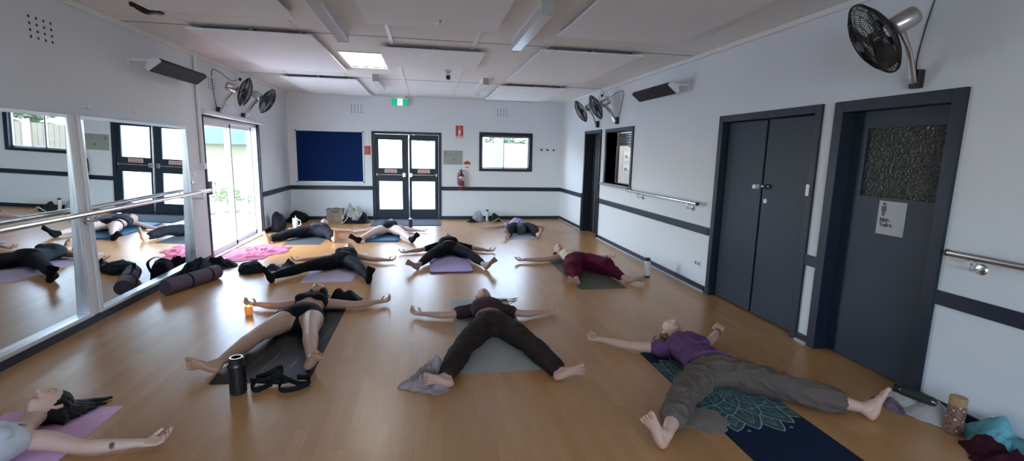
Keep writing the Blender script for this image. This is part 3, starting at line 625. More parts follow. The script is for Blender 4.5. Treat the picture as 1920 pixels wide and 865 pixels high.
bm = new(); lathe(bm, [(.02, 0), (.032, .01), (.032, .045), (.02, .055)], c=(.32, 7.44, ZC-.115), ax=(0, -.5, -1)); obj('camera_lens', bm, m_black, t)
bm = new(); lathe(bm, [(.026, 0), (.03, -.02), (.012, -.03)], c=(.32, 7.47, ZC-.06)); obj('camera_joint', bm, m_grey, t)
bm = new(); lathe(bm, [(.018, 0), (.012, .012), (.006, .02), (.006, .04)], c=(.125, 4.62, 2.775), ax=(0, 0, -1)); box(bm, .085, .165, 4.614, 4.626, 2.747, 2.753); tube(bm, [(.125, 4.62, 2.75), (.115, 4.61, 2.725)], [.004, .003])
tag(obj('sprinkler_head', bm, m_chrome), 'small metal hook fitting under the front centre panel', 'fitting')
bm = new(); tube(bm, [(-2.52, 4.97, ZC-.01), (-2.46, 5.03, ZC-.045), (-2.43, 5.12, ZC-.03), (-2.42, 5.25, ZC-.01)], [.022, .03, .024, .012], sub=4); lathe(bm, [(.032, 0), (.028, .03)], c=(-2.52, 4.97, ZC), ax=(0, 0, -1))
tag(obj('cable_gland', bm, m_black, smooth=True), 'black cable outlet with stub on the ceiling at left', 'fitting')
bm = new(); lathe(bm, [(.022, 0), (.02, .02), (.001, .024)], c=(XL, 5.82, 1.95), ax=(1, 0, 0)); tag(obj('wall_stud', bm, m_whitealu), 'round wall stud above the middle of the farther mirror', 'stud')
bm = new(); lathe(bm, [(.016, 0), (.014, .02), (.001, .024)], c=(XL, 5.02, 1.93), ax=(1, 0, 0)); lathe(bm, [(.016, 0), (.014, .02), (.001, .024)], c=(XL, 5.10, 1.93), ax=(1, 0, 0)); tag(obj('wall_stud', bm, m_whitealu), 'pair of wall studs above the metal mirror post', 'stud')

# ---------------------------------------------------------------- outdoors
bm = new(); box(bm, -30, XL-.161, -12, 40, -.2, -.03); box(bm, XL-.161, 30, YF+.161, 40, -.2, -.03); box(bm, XL-.161, 30, -12, YB-.161, -.2, -.03)
tag(obj('pavement', bm, mat('pale_concrete_paving', (.42, .41, .39, 1), .9, var=.1, vscale=.8)), 'pale paving outside the doors', 'ground', kind='structure')
t = tag(obj('boundary_wall', B(-2.5, 4.2, 17.6, 17.8, -.03, 1.95), mat('white_boundary_render', (.40, .41, .42, 1), .8)), 'white wall outside the far window', 'wall', kind='structure')
t = thing('paling_fence', 'timber and metal fence right of outdoor wall', 'fence', (6.5, 17.7, 0))
bm = new()
for k in range(40): box(bm, 4.25+k*.15, 4.25+k*.15+.14, 17.62, 17.66, 0, 1.75)
obj('palings', bm, mat('tan_timber_palings', (.11, .085, .055, 1), .8, var=.2), t)
for x in (4.3, 6.3, 8.3, 10.2): obj('fence_post', B(x-.06, x+.06, 17.5, 17.62, -.03, 1.85), m_white, t)
t = thing('tube_fence', 'thin grey bar fence outside the sliding door', 'fence', (-6.5, 16, 0))
bm = new()
for k in range(60): tube(bm, [(-12+k*.14, 16, .02), (-12+k*.14, 16, 1.22)], [.011]*2, seg=6)
obj('bars', bm, m_grey, t)
bm = new(); box(bm, -12.05, -3.6, 15.98, 16.02, 1.2, 1.24); box(bm, -12.05, -3.6, 15.98, 16.02, .08, .12); obj('fence_rails', bm, m_grey, t)
t = thing('neighbour_building', 'low yellow building under pale blue roof beyond fence', 'building', (-10, 25, 0))
obj('wall', B(-20, -4.2, 25, 25.3, -.03, 1.75), mat('soft_yellow_render', (.22, .21, .13, 1), .8), t); obj('roof', B(-20.5, -3.8, 24.3, 30, 1.75, 2.95), mat('pale_blue_cladding', (.085, .125, .145, 1), .9), t)
rs = random.Random(4)
def shrub(x, y, z, r, label, c, name='garden_shrub', cat='shrub', grp='garden shrubs'):
    bm = new()
    for k in range(int(260)):
        a, b = rs.uniform(0, 2*PI), rs.uniform(-.25, 1); rr = r*rs.uniform(.55, 1); p = V((math.cos(a)*math.sqrt(1-min(1, b*b)), math.sin(a)*math.sqrt(1-min(1, b*b)), max(-.1, b)*.85))*rr+V((x, y, z+r*.3))
        q = bmesh.ops.create_icosphere(bm, subdivisions=1, radius=r*rs.uniform(.05, .11))['verts']
        S = V((rs.uniform(.6, 1.4), rs.uniform(.6, 1.4), rs.uniform(.3, .8)))
        for v in q: v.co = V((v.co.x*S.x, v.co.y*S.y, v.co.z*S.z))+p
    if name == 'tree': tube(bm, [(x, y, -.03), (x+.05, y, z*.5), (x, y, z+r*.4)], [.13, .1, .07], sub=3)
    else: tube(bm, [(x, y, -.03), (x, y, z+r*.4)], [.05, .03])
    tag(obj(name, bm, c), label, cat, grp)
g1 = mat('yellow_green_leaves', (.10, .13, .035, 1), .8, var=.5, vscale=5)  # plain yellow-green leaf colour of the fence shrubs
shrub(-5.6, 14.9, 0, .42, 'yellow green shrub at the fence foot, left of two', g1); shrub(-4.6, 14.4, 0, .36, 'yellow green shrub at the fence foot, right of two', g1)
g2 = mat('dark_green_leaves', (.035, .052, .018, 1), .8, var=.5, vscale=5)  # darker green so the trees keep their colour at this exposure
for k, (x, z, r) in enumerate(((-.6, 1.7, 1.2), (2.5, 1.75, 1.15), (7.9, 1.9, 1.5))): shrub(x+.6, 19.6, z-.6, r, ['leafy tree behind outdoor wall, left of three', 'leafy tree behind outdoor wall, middle of three', 'leafy tree behind the timber fence, right of three'][k], g2, 'tree', 'tree', 'trees behind the boundary wall')
bm = new(); box(bm, 2.08, 2.32, 15, 15.2, -.03, 2.05); tag(obj('post', bm, mat('grey_painted_post', (.11, .12, .13, 1), .7)), 'pale grey post outside seen through the far window', 'post')
for k, (x, y_, r) in enumerate(((-4.9, 13.2, .17), (-4.3, 13.0, .13), (-5.2, 12.7, .12), (-4.0, 12.4, .15))):
    bm = new(); bmesh.ops.create_icosphere(bm, subdivisions=3, radius=r); 
    for v in bm.verts: v.co = V((v.co.x*1.3, v.co.y, v.co.z*.6+.03))*(1+.12*math.sin(v.co.x*31+v.co.y*23+k))+V((x, y_, 0))
    tag(obj('garden_rock', bm, mat('tan_garden_rock', (.16, .145, .12, 1), .9)), ['largest tan garden rock outside by the shrubs', 'small tan rock behind the row outside', 'leftmost small rock on outside paving', 'nearest tan rock on outside paving'][k], 'rock', 'garden rocks')

# ---------------------------------------------------------------- people
def fib(x, xs, ys):
    return float(np.interp(x, xs, ys))
def skin_material(name, rough=.5):
    M = bpy.data.materials.new(name); M.use_nodes = True; n = M.node_tree.nodes; L = M.node_tree.links; b = n['Principled BSDF']
    at = n.new('ShaderNodeAttribute'); at.attribute_name = 'skin_tone'; L.new(at.outputs['Color'], b.inputs['Base Color'])
    b.inputs['Roughness'].default_value = rough; b.inputs['Subsurface Weight'].default_value = .08; b.inputs['Subsurface Radius'].default_value = (.02, .008, .004); b.inputs['Subsurface Scale'].default_value = .3
    no = n.new('ShaderNodeTexNoise'); no.inputs['Scale'].default_value = 90; tc = n.new('ShaderNodeTexCoord'); L.new(tc.outputs['Object'], no.inputs[0])
    bp = n.new('ShaderNodeBump'); bp.inputs['Strength'].default_value = .08; bp.inputs['Distance'].default_value = .004; L.new(no.outputs['Fac'], bp.inputs['Height']); L.new(bp.outputs[0], b.inputs['Normal'])
    return M
m_skin = skin_material('living_skin')
def cloth(name, c, var=.15, rough=.85, sheen=.0): return mat(name, c, rough, var=var, vscale=14, bump=.25, bscale=240, spec=.12, sheen=sheen)
def hair_mat(name, c):
    M = mat(name, c, .5, var=.35, vscale=3, spec=.25)
    n = M.node_tree.nodes; L = M.node_tree.links
    no = [x for x in n if x.type == 'TEX_NOISE'][0]; tc = [x for x in n if x.type == 'TEX_COORD'][0]; mp = n.new('ShaderNodeMapping'); mp.inputs['Scale'].default_value = (70, 6, 70); L.new(tc.outputs['Object'], mp.inputs[0]); L.new(mp.outputs[0], no.inputs['Vector'])
    bp = n.new('ShaderNodeBump'); bp.inputs['Strength'].default_value = .5; bp.inputs['Distance'].default_value = .01; L.new(no.outputs['Fac'], bp.inputs['Height']); L.new(bp.outputs[0], n['Principled BSDF'].inputs['Normal'])
    return M
m_dark_hair = hair_mat('black_brown_hair', (.005, .004, .0035, 1)); m_blond = hair_mat('dark_blond_hair', (.26, .18, .10, 1)); m_brown_hair = hair_mat('brown_hair', (.05, .027, .016, 1))

FLOOR_UP = .008   # top of a mat
class Body:
    def __init__(s, J, base=.003, k=1.0, thin=1.0, legk=1.0):
        s.legk = legk
        s.J = {a: V(b) for a, b in J.items()}; s.base = base; s.k = k; J = s.J
        s.hm = (J['hpL']+J['hpR'])/2; s.sm = (J['shL']+J['shR'])/2; s.hm.z = s.sm.z = 0
        s.ax = (s.sm-s.hm); s.TL = s.ax.length; s.ax.normalize(); s.lat = V((s.ax.y, -s.ax.x, 0))
        s.sw = (J['shR']-J['shL']).length/2
        T = s.TL; th = thin
        s.pt = [-.10, -.05, .02, .11, T*.52, T*.72, T*.88, T*1.0, T+.055, T+.10]
        s.pa = [.095*th, .140*th, .172*th, .150*th, .122*th, .140*th, .150*th, .135*th, .085, .055]
        s.pb = [.052*th, .074*th, .098*th, .090*th, .080*th, .098*th, .098*th, .083*th, .062, .052]
    def prof(s, t, inf=0):
        a, b = fib(t, s.pt, s.pa)*s.k+inf, fib(t, s.pt, s.pb)*s.k+inf
        off = .0 if t < s.TL+.02 else (t-s.TL-.02)*.25
        return s.hm+s.ax*t+V((0, 0, s.base+b-inf*.3+off)), (a, b)
    def torso(s, bm, t0, t1, inf=0, round_=(False, False), n=14, flare=0, seg=28):
        ts = [t0+(t1-t0)*i/(n-1) for i in range(n)]
        pr = [s.prof(t, inf+flare*(1-i/(n-1))) for i, t in enumerate(ts)]
        tube(bm, [p for p, _ in pr], [r for _, r in pr], up=(0, 0, 1), seg=seg, r0=round_[0], r1=round_[1])
    def limb(s, pts, rads, u0, u1, bm, inf=0, flare=0, r=(False, False), n=12, seg=18, up=(0, 0, 1), drop=0):
        P = [V(p) for p in pts]; cum = [0]
        for a, b in zip(P, P[1:]): cum.append(cum[-1]+(b-a).length)
        Lg = cum[-1]; out, rr = [], []
        for i in range(n):
            u = u0+(u1-u0)*i/(n-1); d = u*Lg
            p = V([float(np.interp(d, cum, [q[c] for q in P])) for c in range(3)])
            f = inf+flare*max(0, u)
            out.append(p+V((0, 0, drop))); rr.append((float(np.interp(d, cum, [q[0] for q in rads]))*s.k+f, float(np.interp(d, cum, [q[1] for q in rads]))*s.k+f))
        # smooth the corner
        for _ in range(2):
            out = [out[0]]+[(out[i-1]+out[i]*2+out[i+1])/4 for i in range(1, n-1)]+[out[-1]]
        tube(bm, out, rr, up=up, seg=seg, r0=r[0], r1=r[1])
    def leg(s, S, bm, u0=0, u1=1, inf=0, flare=0, r=(True, True), **k):
        h, kn, an = s.J['hp'+S], s.J['kn'+S], s.J['an'+S]; z = s.base
        h = V((h.x, h.y, z+.085)); a = V((an.x, an.y, an.z)); kk = V((kn.x, kn.y, kn.z))
        pts = [h, h.lerp(kk, .33), h.lerp(kk, .7), kk, kk.lerp(a, .28), kk.lerp(a, .65), a]
        w = s.legk; rads = [(.092*w, .088*w), (.090*w, .086*w), (.069*w, .068*w), (.055*w, .055*w), (.058*w, .060*w), (.043*w, .045*w), (.031, .033)]
        pts[1].z = max(pts[1].z, z+.08); pts[4].z = max(.058+z, pts[4].z-.015)
        s.limb(pts, rads, u0, u1, bm, inf, flare, r, **k)
        if u0 == 0 and u1 > .3:
            q = pts[1]; c0, (ca, cb) = s.prof(-.01); tube(bm, [c0, c0.lerp(V((q.x, q.y, q.z-.008)), .9)], [(.085+inf, .062+inf), (.07*w+inf, .062*w+inf)], seg=16)
    def arm(s, S, bm, u0=0, u1=1, inf=0, flare=0, r=(True, True), **k):
        sh, el, wr = s.J['sh'+S], s.J['el'+S], s.J['wr'+S]; z = .002
        inn = s.sm-sh; inn.z = 0; inn.normalize()
        sh = V((sh.x, sh.y, s.base+.062)); e = V((el.x, el.y, max(el.z, z+.04))); w = V((wr.x, wr.y, max(wr.z, .03)))
        pts = [sh+inn*.05, sh, sh.lerp(e, .45), e, e.lerp(w, .3), e.lerp(w, .7), w]
        rads = [(.050, .050), (.052, .050), (.042, .042), (.034, .034), (.037, .036), (.028, .027), (.024, .019)]
        s.limb(pts, rads, u0, u1, bm, inf, flare, r, **k)
    def foot(s, S, bm, inf=0):
        J = s.J; H = V(J['hl'+S]); Tp = V(J['to'+S]); A = V(J['an'+S]); kn = J['kn'+S]
        H.z = max(H.z, .0)+.030; fd = (Tp-H); L = max(.20, min(.245, fd.length)); fd.normalize(); l = (A-kn).normalized()
        sn = l-fd*l.dot(fd)
        if sn.length < .1: sn = V((0, -1, 0))-fd*fd.y*-1
        sn.normalize(); mdl = fd.cross(sn)
        mid = s.hm-H; mid.z = 0; mid.normalize()
        if mdl.dot(V((0, 0, 1))+mid*.5) < 0: mdl = -mdl
        Q = lambda f, m_, n_: H+fd*(L*f)+mdl*m_+sn*n_
        tube(bm, [Q(0, 0, 0), Q(.2, .0, .003), Q(.45, .006, -.006), Q(.66, .004, 0), Q(.76, .002, .002)], [(.030+inf, .031+inf), (.031+inf, .030+inf), (.033+inf, .026+inf), (.042+inf, .019+inf), (.041+inf, .014+inf)], up=sn, seg=16, sub=2)
        tube(bm, [A, (A+Q(.3, 0, -.01))/2, Q(.45, .004, -.012)], [(.033+inf, .035+inf), (.035+inf, .034+inf), (.028+inf, .02+inf)], seg=14)
        tube(bm, [A, H], [.032+inf, .03+inf])
        for i in range(5):
            o = .034-.0195*i+(.004 if i else 0); ln = (1.0, .995, .965, .925, .88)[i]; r = (.0135, .0082, .0078, .0075, .0074)[i]
            tube(bm, [Q(.72, o, .001), Q((.74+ln)/2, o*1.08, -.002), Q(ln-.03, o*1.1, .002)], [r+inf, (r*.9)+inf, r+inf], seg=8)
    def hand(s, S, bm, curl=1.0, fist=False):
        J = s.J; w = V(J['wr'+S]); w.z = max(w.z, .03); tp = V(J['tp'+S]); d = tp-w; d.z = 0; d.normalize()
        th = s.ax-d*s.ax.dot(d); th.normalize(); n = V((0, 0, 1))
        if fist: curl = 2.3
        w = w-n*.006
        Q = lambda f, a, b: w+d*f+th*a+n*b
        tube(bm, [Q(-.01, 0, 0), Q(.03, .002, -.002), Q(.06, .002, -.003), Q(.085, 0, 0)], [(.023, .018), (.033, .016), (.039, .014), (.038, .012)], up=n, seg=14)
        tube(bm, [Q(.02, .02, .002), Q(.055, .026, .006)], [(.016, .014), (.012, .012)], up=n, seg=10)
        for i in range(4):
            ln = (.074, .082, .076, .060)[i]; b = Q(.082, .029-.0192*i, 0); sp = (.10, .02, -.05, -.14)[i]
            ang = 0; p = b; P = [b-d*.01]
            for q, (fr, da) in enumerate(((.45, 22), (.32, 28), (.23, 20))):
                ang += math.radians(da*curl*(1+.12*i))
                dirv = (d*math.cos(ang)+n*math.sin(ang)+th*sp*math.cos(ang)).normalized(); p = p+dirv*ln*fr; P.append(p)
            tube(bm, P, [.0092, .0088, .0080, .0066], seg=8)
        b = Q(.028, .026, .004); d1 = (th*.62+d*.62+n*.42).normalized(); p1 = b+d1*.036; d2 = (th*.25+d*.75+n*.5-(th*.5 if fist else th*0)).normalized()
        tube(bm, [b, p1, p1+d2*.030], [.0125, .0105, .0088], seg=8)
    def head_frame(s):
        J = s.J; c = V(J['head']); nb = s.sm+s.ax*.09
        crown = s.J.get('crown'); face = s.J.get('face')
        crown = (crown if crown else s.ax.copy()).normalized(); face = face if face else V((0, 0, 1))
        face = (face-crown*face.dot(crown)).normalized(); x = crown.cross(face)
        return c, x, crown, face
    def head_mesh(s, bm):
        c, x, cr_, fa = s.head_frame(); NU, NV = 56, 44; g = []
        sm = lambda e0, e1, v: (lambda t: t*t*(3-2*t))(min(1, max(0, (v-e0)/(e1-e0))))
        for j in range(1, NV):
            ph = PI*j/NV; row = []
            for i in range(NU):
                a = 2*PI*i/NU; px, py, pz = math.sin(ph)*math.cos(a), math.cos(ph), math.sin(ph)*math.sin(a)
                X, Y, Z = px*.074, py*.112, pz*.092
                if py < 0: X *= 1-.30*sm(0, 1, -py)*(1 if pz > 0 else .6)
                if py < .1 and pz < 0: Z *= 1-.45*sm(-.1, .9, -py)
                if pz > 0:
                    Z *= .95; flat = sm(.2, 1, pz)
                    nose = math.exp(-(X/.0125)**2)*(.006*sm(.03, .0, Y)+.019*sm(.012, -.036, Y))*(1-sm(-.040, -.052, Y))*(1 if Y < .03 else 0)
                    wing = .007*math.exp(-((abs(X)-.013)/.008)**2-((Y+.041)/.009)**2)
                    sock = -.010*math.exp(-((abs(X)-.031)/.017)**2-((Y-.006)/.012)**2)
                    lid = .006*math.exp(-((abs(X)-.031)/.012)**2-((Y-.004)/.008)**2)
                    brow = .0045*math.exp(-((abs(X)-.028)/.02)**2-((Y-.025)/.007)**2)
                    ul = .0065*math.exp(-(X/.021)**2-((Y+.061)/.0045)**2); ll = .007*math.exp(-(X/.018)**2-((Y+.072)/.005)**2)
                    mouth = -.003*math.exp(-(X/.02)**2-((Y+.0665)/.0022)**2)
                    chin = .010*math.exp(-(X/.02)**2-((Y+.093)/.012)**2); under = -.004*math.exp(-(X/.02)**2-((Y+.081)/.004)**2)
                    cheek = .004*math.exp(-((abs(X)-.040)/.016)**2-((Y+.022)/.018)**2)
                    Z += nose+wing+sock+lid+brow+ul+ll+mouth+chin+under+cheek
                row.append(bm.verts.new(c+x*X+cr_*Y+fa*Z))
            g.append(row)
        for A, Bq in zip(g, g[1:]):
            for i in range(NU): bm.faces.new((A[i], A[(i+1) % NU], Bq[(i+1) % NU], Bq[i]))
        bm.faces.new(g[0][::-1]); bm.faces.new(g[-1])
        for sgn in (-1, 1):   # ears
            e = c+x*(sgn*.073)-cr_*.012-fa*.008
            tube(bm, [e+cr_*.026-fa*.004, e+cr_*.012+x*sgn*.008-fa*.012, e-cr_*.01+x*sgn*.006-fa*.008, e-cr_*.03], [(.007, .012), (.007, .016), (.006, .013), (.006, .008)], up=fa, seg=10)
        nb = s.sm+s.ax*.06+V((0, 0, s.base+.055))
        tube(bm, [nb, nb.lerp(c-cr_*.075-fa*.03, .5), c-cr_*.06-fa*.028, c-cr_*.02-fa*.02], [(.058, .055), (.049, .049), (.050, .050), (.05, .05)], seg=18, sub=2)
    def female(s, bm, inf=0, r=.062):
        for q in (-1, 1):
            p, (a, b) = s.prof(s.TL*.72); c = p+s.lat*q*.070+V((0, 0, b*.72))
            vs = bmesh.ops.create_icosphere(bm, subdivisions=3, radius=1)['verts']
            for v in vs: v.co = V((v.co.x*(r+inf), v.co.y*(r+inf), v.co.z*(.036+inf)))+c
    def hair_cap(s, bm, grow=.012, back=.026, up_=.024):
        c, x, cr_, fa = s.head_frame(); o = c-fa*back+cr_*up_
        vs = bmesh.ops.create_icosphere(bm, subdivisions=4, radius=1)['verts']
        for v in vs: v.co = o+x*v.co.x*(.072+grow)+cr_*v.co.y*(.095+grow)+fa*v.co.z*(.078+grow)
def floor_z(p, z, rect):
    if not rect: return z
    x0, x1, y0, y1 = rect; return np.where((p[:, 0] > x0) & (p[:, 0] < x1) & (p[:, 1] > y0) & (p[:, 1] < y1), z, .003)
def clampz(me, z, rect=None):
    p = getco(me); p[:, 2] = np.maximum(p[:, 2], floor_z(p, z, rect)); setco(me, p)

def person(label, J, tone, voxel=.0055, base=.003, female=True, k=1, thin=1, legk=1.04, curl=(1, 1), fist=False, hands=('L', 'R'), head=True, brow=(.02, .012, .01), tattoo=None, feet=True, name='person', rect=None):
    b = Body(J, base, k, thin, legk); b.rect = rect
    t = thing('person', label, 'person', (b.hm.x, b.hm.y, 0), group=None)
    bm = new(); b.torso(bm, -.06, b.TL+.085, round_=(False, True), n=22)
    if female: b.female(bm)
    for S in 'LR':
        b.leg(S, bm); b.arm(S, bm)
        if feet: b.foot(S, bm)
        b.hand(S, bm, curl=curl[0 if S == 'L' else 1], fist=fist)
    if head: b.head_mesh(bm)
    me = fuse(bm, voxel, 1 if voxel < .005 else 2); clampz(me, base, rect)
    p = getco(me); n = len(p); colr = np.tile(np.array([*tone, 1.0]), (n, 1)); colr[:, :3] *= (1+.07*folds(p, 9, 3, ridge=False))[:, None]
    def blend(w, c, a=1): 
        w = np.clip(w*a, 0, 1)[:, None]; colr[:, :3] = colr[:, :3]*(1-w)+np.array(c)*w
    red = np.array(tone)*np.array([1.08, .78, .70])
    for S in 'LR':
        for q, r in (('kn', .05), ('el', .035), ('hl', .05), ('to', .06), ('tp', .05)):
            d = np.linalg.norm(p-np.array(b.J[q+S]), axis=1); blend(np.exp(-(d/r)**2), red, .6)
    if head:
        c, x, cr_, fa = b.head_frame(); q = p-np.array(c); X, Y, Z = q@np.array(x), q@np.array(cr_), q@np.array(fa); fr = (Z > .035)
        blend(fr*np.exp(-((np.abs(X)-.042)/.02)**2-((Y+.025)/.022)**2), red, .5)
        blend(fr*np.exp(-(X/.022)**4-((Y+.0665)/.009)**4), np.array(tone)*np.array([.85, .48, .46]), 1)
        blend(fr*np.exp(-(X/.024)**4-((Y+.0665)/.0022)**2), np.array(tone)*.3, .7)
        blend(fr*np.exp(-((np.abs(X)-.031)/.019)**4-((Y-.0245-(.004*(1-((np.abs(X)-.03)/.02)**2)))/.0045)**2), brow, .85)
        blend(fr*np.exp(-((np.abs(X)-.031)/.015)**4-((Y+.002)/.003)**2), (.02, .013, .01), .9)
        blend(fr*np.exp(-((np.abs(X)-.007)/.004)**2-((Y+.05)/.004)**2), np.array(tone)*.25, .9)
    if tattoo is not None:
        d = np.linalg.norm((p-np.array(tattoo))*np.array([1, 1, .6]), axis=1); blend(1/(1+np.exp((d-.013)/.0015)), (.02, .025, .025), .9)
    at = me.color_attributes.new('skin_tone', 'FLOAT_COLOR', 'POINT'); at.data.foreach_set('color', colr.astype(np.float32).ravel())
    link_mesh('body', me, m_skin, t)
    b.root = t; b.voxel = voxel
    return b
def garment(b, name, bm, m, voxel=None, amp=.004, scale=20, seed=1, smooth=3, zmin=None, label=None, ridge=True):
    me = fuse(bm, voxel or max(.005, b.voxel*1.05), smooth); wrinkle(me, amp, scale, seed, None, ridge); p = getco(me); p[:, 2] = np.maximum(p[:, 2], floor_z(p, b.base, b.rect)+.0005) if zmin is None else np.maximum(p[:, 2], zmin); setco(me, p)
    o = link_mesh(name, me, m, b.root)
    if label: o['label'] = label
    return o
def locks(bm, b, spec, r=.012, seg=8):
    c, x, cr_, fa = b.head_frame()
    for P in spec: tube(bm, [c+x*p[0]+cr_*p[1]+fa*p[2] for p in P], [(r*1.6, r), (r*1.3, r*.8), (r*.35, r*.3)][:len(P)] if len(P) == 3 else [r]*len(P), seg=seg, sub=3)

# 1: nearest left, white top, pink mat
P1 = person('woman in white tank top, dark spread hair, at the bottom left corner', dict(head=(-2.175, 3.0, .112), shL=(-2.34, 2.70, .09), shR=(-1.985, 2.70, .09), elL=(-2.62, 2.64, .05), wrL=(-2.86, 2.66, .04), tpL=(-2.96, 2.68, .05), elR=(-1.755, 2.615, .048), wrR=(-1.50, 2.64, .04), tpR=(-1.36, 2.665, .05),
    hpL=(-2.25, 2.22, .1), hpR=(-2.07, 2.22, .1), knL=(-2.4, 1.82, .09), knR=(-1.93, 1.82, .09), anL=(-2.5, 1.43, .06), anR=(-1.83, 1.43, .06), hlL=(-2.5, 1.39, .02), hlR=(-1.83, 1.39, .02), toL=(-2.6, 1.34, .19), toR=(-1.73, 1.34, .19), face=(-.05, .14, 1), crown=(.06, 1, -.03)), (.68, .46, .36), voxel=.0036, tattoo=(-1.62, 2.60, .062), curl=(1, 1.1))
bm = new(); P1.torso(bm, .02, P1.TL*.90, inf=.008, n=16); P1.female(bm, .006, .058); garment(P1, 'tank_top', bm, cloth('white_ribbed_cotton', (.62, .66, .70, 1)), amp=.003)
bm = new()
for q in (-1, 1): tube(bm, [P1.prof(P1.TL*.88)[0]+P1.lat*q*.075+V((0, 0, .085)), P1.prof(P1.TL*1.0)[0]+P1.lat*q*.085+V((0, 0, .078)), P1.prof(P1.TL*1.04)[0]+P1.lat*q*.088+V((0, 0, .035))], [(.016, .004)]*3, sub=3)
obj('shoulder_straps', bm, MATS['white_ribbed_cotton'], P1.root, smooth=True)
bm = new(); P1.torso(bm, -.075, .09, inf=.006, round_=(False, False))
for S in 'LR': P1.leg(S, bm, 0, .93, .005)
garment(P1, 'leggings', bm, cloth('soft_charcoal_jersey', (.035, .037, .042, 1)), amp=.002)
bm = new(); P1.hair_cap(bm, .020, .034, .030)
locks(bm, P1, [[(.02, .06, -.05), (.05, .14, -.085), (.16, .22, -.098)], [(.0, .08, -.05), (.02, .17, -.09), (.10, .25, -.10)], [(.04, .02, -.06), (.10, .06, -.09), (.17, .12, -.10)], [(-.02, .07, -.05), (-.04, .15, -.09), (-.02, .22, -.10)], [(.05, -.01, -.06), (.09, -.03, -.09), (.12, -.06, -.10)], [(-.05, .02, -.06), (-.10, .06, -.09), (-.13, .12, -.10)], [(.03, .05, -.04), (.09, .12, -.085), (.19, .17, -.10)], [(.02, .07, -.04), (.07, .16, -.08), (.17, .25, -.101)], [(.06, .0, -.03), (.085, .01, -.085), (.14, .03, -.10)], [(.05, .06, -.05), (.10, .08, -.085), (.16, .13, -.10)], [(.03, .08, -.05), (.06, .14, -.085), (.12, .20, -.10)], [(.06, .03, -.05), (.10, .04, -.088), (.15, .07, -.10)], [(.0, .09, -.04), (.03, .17, -.085), (.06, .23, -.10)]], .028)
garment(P1, 'hair', bm, m_dark_hair, voxel=.004, amp=.004, scale=60, zmin=.004)

# 2: black bikini style set, charcoal mat
P2 = person('woman in black crop top and briefs on the charcoal mat', dict(head=(-1.145, 5.19, .115), shL=(-1.285, 4.93, .09), shR=(-.985, 4.92, .09), elL=(-1.51, 4.93, .05), wrL=(-1.70, 5.02, .05), tpL=(-1.84, 5.07, .05), elR=(-.71, 4.88, .05), wrR=(-.49, 4.99, .045), tpR=(-.37, 5.07, .06),
    hpL=(-1.22, 4.43, .1), hpR=(-1.03, 4.43, .1), knL=(-1.385, 4.02, .09), knR=(-.955, 4.0, .115), anL=(-1.485, 3.60, .06), anR=(-.855, 3.57, .062), hlL=(-1.49, 3.545, .0), hlR=(-.865, 3.515, .0), toL=(-1.68, 3.52, .10), toR=(-.745, 3.42, .17), face=(0, .10, 1)), (.46, .27, .18), voxel=.0038, curl=(1.1, 1.3), legk=1.07)
m_blk = cloth('black_stretch_fabric', (.006, .006, .0075, 1), rough=.8)
bm = new(); P2.torso(bm, P2.TL*.66, P2.TL*.90, inf=.006, n=10); P2.female(bm, .006); garment(P2, 'crop_top', bm, m_blk, amp=.001)
bm = new(); P2.torso(bm, -.085, .165, inf=.007, n=14, round_=(True, False))
for S in 'LR': P2.leg(S, bm, 0, .085, .006, r=(True, False))
garment(P2, 'briefs', bm, m_blk, amp=.001)
bm = new(); P2.hair_cap(bm, .026, .030, .006)
locks(bm, P2, [[(-.05, 0, -.06), (-.09, -.05, -.09), (-.13, -.10, -.105)], [(.05, 0, -.06), (.10, -.02, -.09), (.13, -.06, -.105)], [(0, .08, -.06), (.03, .15, -.10), (.08, .2, -.11)], [(-.04, .03, -.06), (-.1, .02, -.1), (-.14, -.02, -.108)]], .02)
garment(P2, 'hair', bm, m_dark_hair, voxel=.0045, amp=.004, scale=60, zmin=.004)

# 3: brown crop tee, dark brown flared trousers, sage mat
P3 = person('woman in brown crop tee and dark flared trousers on grey mat', dict(head=(.572, 4.80, .115), shL=(.42, 4.535, .09), shR=(.71, 4.525, .09), elL=(.17, 4.46, .05), wrL=(-.06, 4.57, .04), tpL=(-.19, 4.66, .06), elR=(.93, 4.41, .05), wrR=(1.16, 4.50, .04), tpR=(1.30, 4.56, .06),
    hpL=(.47, 4.01, .1), hpR=(.66, 4.01, .1), knL=(.26, 3.57, .09), knR=(.82, 3.55, .09), anL=(.125, 3.18, .06), anR=(.93, 3.16, .06), hlL=(.145, 3.12, .0), hlR=(.91, 3.12, .0), toL=(-.04, 3.07, .10), toR=(1.09, 3.03, .12), face=(-.03, .12, 1)), (.53, .33, .25), voxel=.0038, curl=(1.2, 1.2))
m_brn = cloth('dark_cocoa_cotton', (.052, .028, .033, 1)); m_brn2 = cloth('dark_brown_jersey', (.030, .019, .017, 1))
bm = new(); P3.torso(bm, P3.TL*.56, P3.TL+.035, inf=.012, n=14, flare=.008); P3.female(bm, .010)
for S in 'LR': P3.arm(S, bm, 0, .30, .014, .03)
garment(P3, 'crop_tee', bm, m_brn, amp=.006, scale=26)
bm = new(); P3.torso(bm, -.075, .145, inf=.010, n=14, round_=(False, False))
for S in 'LR': P3.leg(S, bm, 0, .97, .010, .022)
garment(P3, 'flared_trousers', bm, m_brn2, amp=.010, scale=26, seed=5)
bm = new(); P3.hair_cap(bm, .014, .032, .018); locks(bm, P3, [[(.03, .03, -.07), (.1, .09, -.1), (.2, .14, -.105)], [(-.03, .05, -.06), (-.05, .12, -.1), (-.04, .16, -.11)]], .014)
garment(P3, 'hair', bm, m_brown_hair, voxel=.0045, amp=.003, scale=60, zmin=.004)

